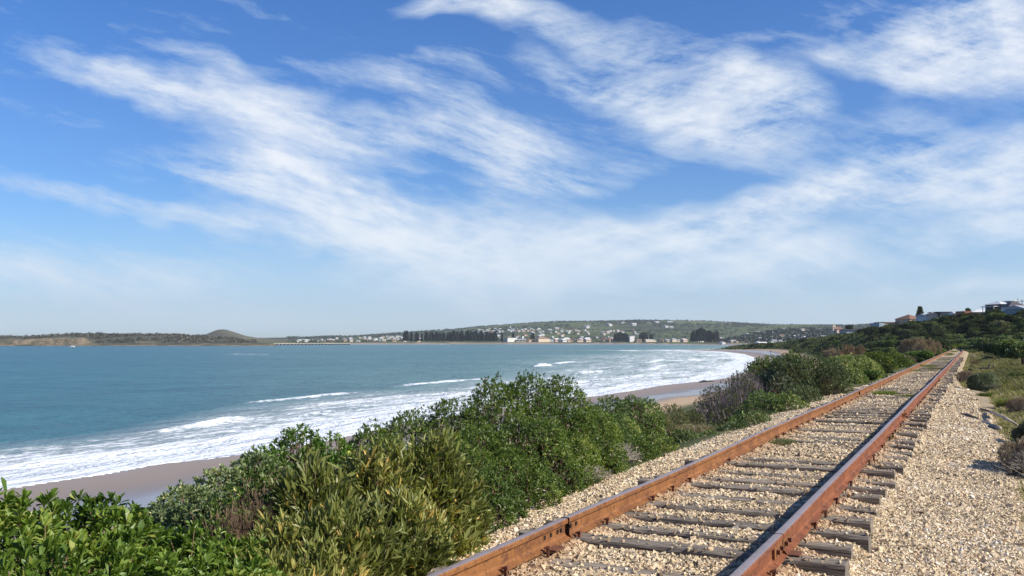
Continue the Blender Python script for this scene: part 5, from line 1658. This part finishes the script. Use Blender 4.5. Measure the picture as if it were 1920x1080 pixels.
build_house('pale blue-grey house below the dark hip roof at the right edge of the photo', 1912, 588.5, 262, 3.8, 1.3, 6, 'w_blue', 'r_grey', 'gable', 1.1, 25, [(.4, .5, .9, .7)])
build_house('small white shed glaring in the sun below the brick house', 1855, 597.5, 305, 2.4, .7, 2.5, 'w_white', 'r_white', 'gable', .5, 20, [], name='shed')
build_house('dark teal two-level house with a pale upper wall, left of and below the ridge houses', 1588, 631.5, 520, 8.5, 1.7, 9, 'w_teal', 'w_teal', 'flat', .2, 0, [(.3, .5, 1.8, 1.0), (.7, .5, 1.8, 1.0)],
            [('upper_floor', 'r_grey', -2.6, 3.0, -3.5, 4, 1.95, 3.9), ('roof', 'r_dark', -4.2, 4.6, -4.6, 4.6, 3.92, 4.15)])
# church
d = 900; x = (1562.5 - 960) / F * d; z = gz1(x, d)
ch = empty('church', (x, d, z), -math.atan2(x, d) + .45); tag(ch, 'brick church with a square cream tower rising over the trees', 'church')
top = CAMZ + (638 - 609) / F * d - z
b = MB(); b.box(-1.35, 1.35, -1.35, 1.35, -1, top - .5); 
for (x0, y0) in ((-1.35, -1.35), (1.0, -1.35), (-1.35, 1.0), (1.0, 1.0)): b.box(x0 - .05, x0 + .40, y0 - .05, y0 + .40, top - .497, top + .6)
tw_ = b.build('tower', M['w_cream'], ch)
b = MB(); b.box(-.35, .35, -1.42, -1.36, top - 4, top - 2); b.box(-.3, .3, -1.42, -1.36, top - 8, top - 6.4); b.build('louvre', M['hole'], tw_)
a, b = house_mb(6.5, 14, top - 4.6, 2.6, 'gable', .3)
for mb_ in (a, b): mb_.v = [(p[0] + 4.65, p[1] + 3, p[2]) for p in mb_.v]
a.build('nave', M['w_pink'], ch); b.build('roof', M['r_terra'], ch)

# trees standing on the ridge
pine(1725, 432, 577.5, 'layered Norfolk pine standing alone on the ridge above the terracotta roof', None, PN, .95, 'norfolk_pine')
def ridge_tree(px, d, r, h, label, kind='hill', ytop=None):
    x = (px - 960) / F * d; z = CAMZ + (638 - ytop) / F * d - h * 1.0
    o = put(kind, x, d, r, h, label, None, z=z, name='round_tree', cat='tree', sink=0)
    b = MB(); zg = gz1(x, d); b.tube([(0, 0, (zg - z - .5) / h), (0, 0, .4)], [.07, .05]); t_ = b.build('trunk', M['bark'], o)
ridge_tree(1815, 322, 1.1, 1.5, 'small round dark tree silhouetted above the white-roofed brick house', ytop=577)
ridge_tree(1735, 428, 1.5, 2.4, 'dark bushy tree beside the lone pine on the ridge', ytop=589)
ridge_tree(1897, 300, 1.3, 2.5, 'dark spiky tree behind the uppermost roofs, left one of two', ytop=565)
ridge_tree(1906, 298, 1.2, 2.4, 'dark spiky tree behind the uppermost roofs, right one of two', ytop=566)
ridge_tree(1689, 428, 1.6, 2.6, 'dark tree between the flat-roofed house and the terracotta roof', ytop=600)
ridge_tree(1592, 700, 3.0, 5.0, 'round dark tree on the skyline right of the church', ytop=608.5)
ridge_tree(1775, 378, 1.8, 2.6, 'dark tree tucked against the dark flat-roofed house', ytop=587)
ridge_tree(1868, 288, 1.6, 2.2, 'bushy olive tree in front of the upper white house', 'hill_olive', ytop=578)
ridge_tree(1877, 275, 1.6, 2.2, 'dense green bush below the upper white house', 'hill_mid', ytop=583)

def pole(px, d, ytop, label, arm=True):
    x = (px - 960) / F * d; z = gz1(x, d); H = CAMZ + (638 - ytop) / F * d - z
    root = empty('power_pole', (x, d, z), -math.atan2(x, d)); tag(root, label, 'pole')
    b = MB(); b.tube([(0, 0, -.5), (0, 0, H)], [.14, .10], 8); b.build('post', M['timber_dark'], root)
    if arm:
        b = MB(); b.box(-.9, .9, -.20, -.11, H - .55, H - .40); c = b.build('crossarm', M['timber_dark'], root)
        b = MB()
        for q in (-.75, -.3, .3, .75): b.tube([(q, -.155, H - .40), (q, -.155, H - .2)], .05, 6)
        b.build('insulator', M['w_white'], c)
pole(1917, 285, 562, 'power pole with a crossarm at the right edge, above the dark hip roof')
pole(1909, 300, 560, 'thin bare pole just left of the one with the crossarm', False)
pole(1843, 300, 574, 'thin pole at the left end of the upper white house', False)
pole(1733, 400, 590, 'pale thin pole right of the lone pine', False)

# ------------------------------------------------------------------ small things
def rock_mesh(seed, sub=3, flat=.6):
    import bmesh
    bm = bmesh.new(); bmesh.ops.create_icosphere(bm, subdivisions=sub, radius=1)
    co = np.array([v.co[:] for v in bm.verts])
    f = 1 + fbm(co[:, 0] * 1.6 + seed, co[:, 1] * 1.6 + co[:, 2] * 1.3, 4, seed) * 1.1
    for v, k in zip(bm.verts, f): v.co *= k; v.co.z *= flat
    me = bpy.data.meshes.new('rock'); bm.to_mesh(me); bm.free(); return me
def rock(px, py, z, sx, sy, sz, label, mt, group=None, seed=1):
    x, y = ground(px, py, z); o = link(bpy.data.objects.new('beach_rock', rock_mesh(seed))); o.data.materials.append(M[mt])
    o.location = (x, y, z); o.scale = (sx, sy, sz); o.rotation_euler = (0, 0, seed * 1.3)
    return tag(o, label, 'rock', group)
rock(1321, 715.5, .2, .9, .7, .35, 'larger dark rock at the water line of the near beach', 'rock_dark', seed=3)
rock(1333, 715.0, .2, .5, .5, .25, 'smaller dark rock touching the larger one at the water line', 'rock_dark', seed=5)
rock(1314, 716.5, .2, .35, .4, .16, 'lowest dark rock left of the larger one at the water line', 'rock_dark', seed=8)
rg = np.random.default_rng(31)
for i in range(26):
    px = 1403 + i * 6.2 + rg.uniform(-2, 2); py = 656.6 + max(0, px - 1440) * .035 + rg.uniform(-.8, .8)
    dark = i % 2 == 0
    rock(px, py, 1.0, rg.uniform(1.2, 2.6), rg.uniform(1, 2), rg.uniform(.7, 1.5), 'dark boulder at the foot of the scrubby headland' if dark else 'pale sunlit boulder at the foot of the scrubby headland',
         'rock_dark' if dark else 'rock_pale', 'dark boulders below the headland' if dark else 'pale boulders below the headland', seed=40 + i)

# walker on the beach: one continuous skinned figure
def person(px, py, z):
    x, y = ground(px, py, z); z = gz1(x, y)
    J = dict(pel=(0, 0, .93), che=(0, -.01, 1.25), nec=(0, 0, 1.48), hd=(0, -.02, 1.60), top=(0, -.02, 1.72),
             shl=(-.18, 0, 1.42), ell=(-.24, .04, 1.15), wrl=(-.25, -.04, .90), hal=(-.25, -.06, .80), shr=(.18, 0, 1.42), elr=(.25, .08, 1.16), wrr=(.27, .02, .92), har=(.27, 0, .82),
             hil=(-.10, 0, .88), knl=(-.11, -.12, .50), anl=(-.11, .02, .08), tol=(-.12, -.15, .03), hir=(.10, 0, .88), knr=(.11, .05, .48), anr=(.11, .22, .10), tor=(.12, .08, .03))
    Rd = dict(pel=.15, che=.155, nec=.055, hd=.095, top=.07, shl=.065, ell=.045, wrl=.032, hal=.035, shr=.065, elr=.045, wrr=.032, har=.035, hil=.095, knl=.065, anl=.042, tol=.04, hir=.095, knr=.065, anr=.042, tor=.04)
    E = ['pel che', 'che nec', 'nec hd', 'hd top', 'che shl', 'shl ell', 'ell wrl', 'wrl hal', 'che shr', 'shr elr', 'elr wrr', 'wrr har', 'pel hil', 'hil knl', 'knl anl', 'anl tol', 'pel hir', 'hir knr', 'knr anr', 'anr tor']
    ks = list(J); me = bpy.data.meshes.new('person'); me.from_pydata([J[k] for k in ks], [[ks.index(q) for q in e.split()] for e in E], [])
    o = link(bpy.data.objects.new('person', me)); sk = o.modifiers.new('skin', 'SKIN')
    for i, k in enumerate(ks): me.skin_vertices[0].data[i].radius = (Rd[k], Rd[k] * .85); me.skin_vertices[0].data[i].use_root = (k == 'pel')
    ss = o.modifiers.new('sub', 'SUBSURF'); ss.levels = 2; ss.render_levels = 2
    m, T = mat('walker_dark_clothes'); zc = T.new('ShaderNodeSeparateXYZ'); T.l.new(T.coord('Object'), zc.inputs[0])
    T.l.new(T.mix(T.math('GREATER_THAN', zc.outputs[2], 1.49), (.02, .02, .028), (.30, .18, .13)), T.p.inputs['Base Color']); me.materials.append(m)
    o.location = (x, y, z); o.rotation_euler = (0, 0, 2.2)
    b = MB(); b.tube([(0, .0, 1.60), (0, .01, 1.68), (0, .01, 1.735)], [.118, .112, .05], 10); b.build('hair', M['r_dark'], o)
    tag(o, 'person in dark clothes walking alone on the distant sand', 'person')
person(1445, 664.5, .4)

# boat
x, y = ground(135, 650.5, 0)
bt = empty('motor_boat', (x, y, 0), .3); tag(bt, 'small white motor boat lying off the island shore', 'boat')
b = MB(); n = 8; prof = [(-3, .9, .75), (-1, 1.05, .75), (1, 1.0, .8), (2.4, .6, .9), (3.3, .05, 1.05)]
v = []
for (xx, hw, zt) in prof: v += [(xx, -hw, zt), (xx, -hw * .6, -.3), (xx, hw * .6, -.3), (xx, hw, zt)]
fs = []
for i in range(len(prof) - 1):
    for j in range(4): fs.append((i * 4 + j, (i + 1) * 4 + j, (i + 1) * 4 + (j + 1) % 4, i * 4 + (j + 1) % 4))
fs.append((0, 1, 2, 3)); b.add(v, fs); b.build('hull', M['w_white'], bt)
b = MB(); b.box(-.8, 1.1, -.7, .7, .7, 1.9); b.build('cabin', M['w_white'], bt)
b = MB(); b.box(-.6, .9, -.73, -.702, 1.2, 1.65); b.build('window', M['glass'], bt)

# driftwood, posts
def log(pts, rad, label, mt='twig', name='driftwood_log'):
    p0 = Vector(pts[0]); b = MB(); b.tube([Vector(p) - p0 for p in pts], rad, 8)
    o = b.build(name, M[mt], None, smooth=True); o.location = p0; return tag(o, label, 'driftwood')
def gp(px, py, z): x, y = ground(px, py, z); return (x, y, z)
log([gp(1852, 772, 6.30), gp(1868, 776, 6.40), gp(1885, 784, 6.42), gp(1908, 797, 6.30)], [.015, .03, .035, .02], 'weathered grey log lying across the edge of the gravel', 'twig_pale')
log([gp(1838, 766, 6.24), gp(1850, 770, 6.26), gp(1868, 776, 6.34)], [.02, .03, .04], 'thin dark branch end leaning on the weathered grey log', 'timber_dark')
log([gp(1803, 777, 6.24), gp(1815, 779, 6.25), gp(1834, 786, 6.24)], [.03, .05, .03], 'short dark log flat on the gravel left of the grey one', 'timber_dark')
log([gp(1842, 792, 6.23), gp(1875, 803, 6.23)], [.04, .04], 'pale flat stick half buried in front of the grey log', 'twig_pale')
for i in range(14):
    gg = np.random.default_rng(900 + i)
    px = gg.uniform(960, 1190); py = 955 - (px - 960) * .42 + gg.uniform(-22, 4); a = gp(px, py, 6.22)
    an = gg.uniform(0, 6.28); L = gg.uniform(.15, .45)
    log([a, (a[0] + math.cos(an) * L * .5, a[1] + math.sin(an) * L * .5, 6.25), (a[0] + math.cos(an + .4) * L, a[1] + math.sin(an + .4) * L, 6.22)], [.008, .007, .003], 'thin dead twig lying on the gravel below the dark shrubs', 'twig_pale', 'fallen_twig')
    scene.collection.objects[-1]['group'] = 'dead twigs on the gravel below the dark shrubs'

def post(px, py, z, w, h, label, lean=0, mt='timber_dark'):
    x, y = ground(px, py, z); root = link(bpy.data.objects.new('fence_post', None)); bpy.data.objects.remove(root)
    b = MB(); b.tube([(0, 0, -.2), (lean * .5, 0, h * .5), (lean, 0, h)], [w / 2, w / 2 * .95, w / 2 * .85], 8); o = b.build('fence_post', M[mt]); o.location = (x, y, gz1(x, y))
    return tag(o, label, 'post')
M['post_brown'] = plain('red_brown_post', (.14, .06, .035), .85, .2, .3, 3)
post(1918, 684, 6.5, .24, .62, 'stout red-brown post in the yellow grass at the right edge', .02, 'post_brown')
post(1855, 693, 6.4, .10, .5, 'upright post of the broken fence in the verge')
post(1841, 694, 6.4, .08, .5, 'leaning stake of the broken fence in the verge', .42)
post(1864, 691, 6.4, .08, .4, 'short stump right of the broken fence', -.05)
log([gp(1838, 690.5, 6.55), gp(1856, 689.5, 6.6)], [.035, .035], 'low rail left between the posts of the broken fence', 'timber_dark', 'fence_rail')
o = post(1791, 655.5, 6.4, .12, 1.0, 'pale marker post at the very end of the visible track', .05, 'timber_pale')

# ------------------------------------------------------------------ sea air
hz = MB(); hz.box(-7000, 9000, -1500, 8000, -6, 330)
hm = bpy.data.materials.new('sea_haze'); hm.use_nodes = True; T = NT(hm.node_tree); T.n.clear()
ho = T.new('ShaderNodeOutputMaterial'); pv = T.new('ShaderNodeVolumePrincipled'); T.l.new(pv.outputs[0], ho.inputs['Volume'])
pv.inputs['Color'].default_value = (.86, .92, 1.0, 1); pv.inputs['Density'].default_value = .00006; pv.inputs['Anisotropy'].default_value = .2
ob = hz.build('haze', hm); tag(ob, 'thin sea haze over the bay', 'haze', kind='stuff')
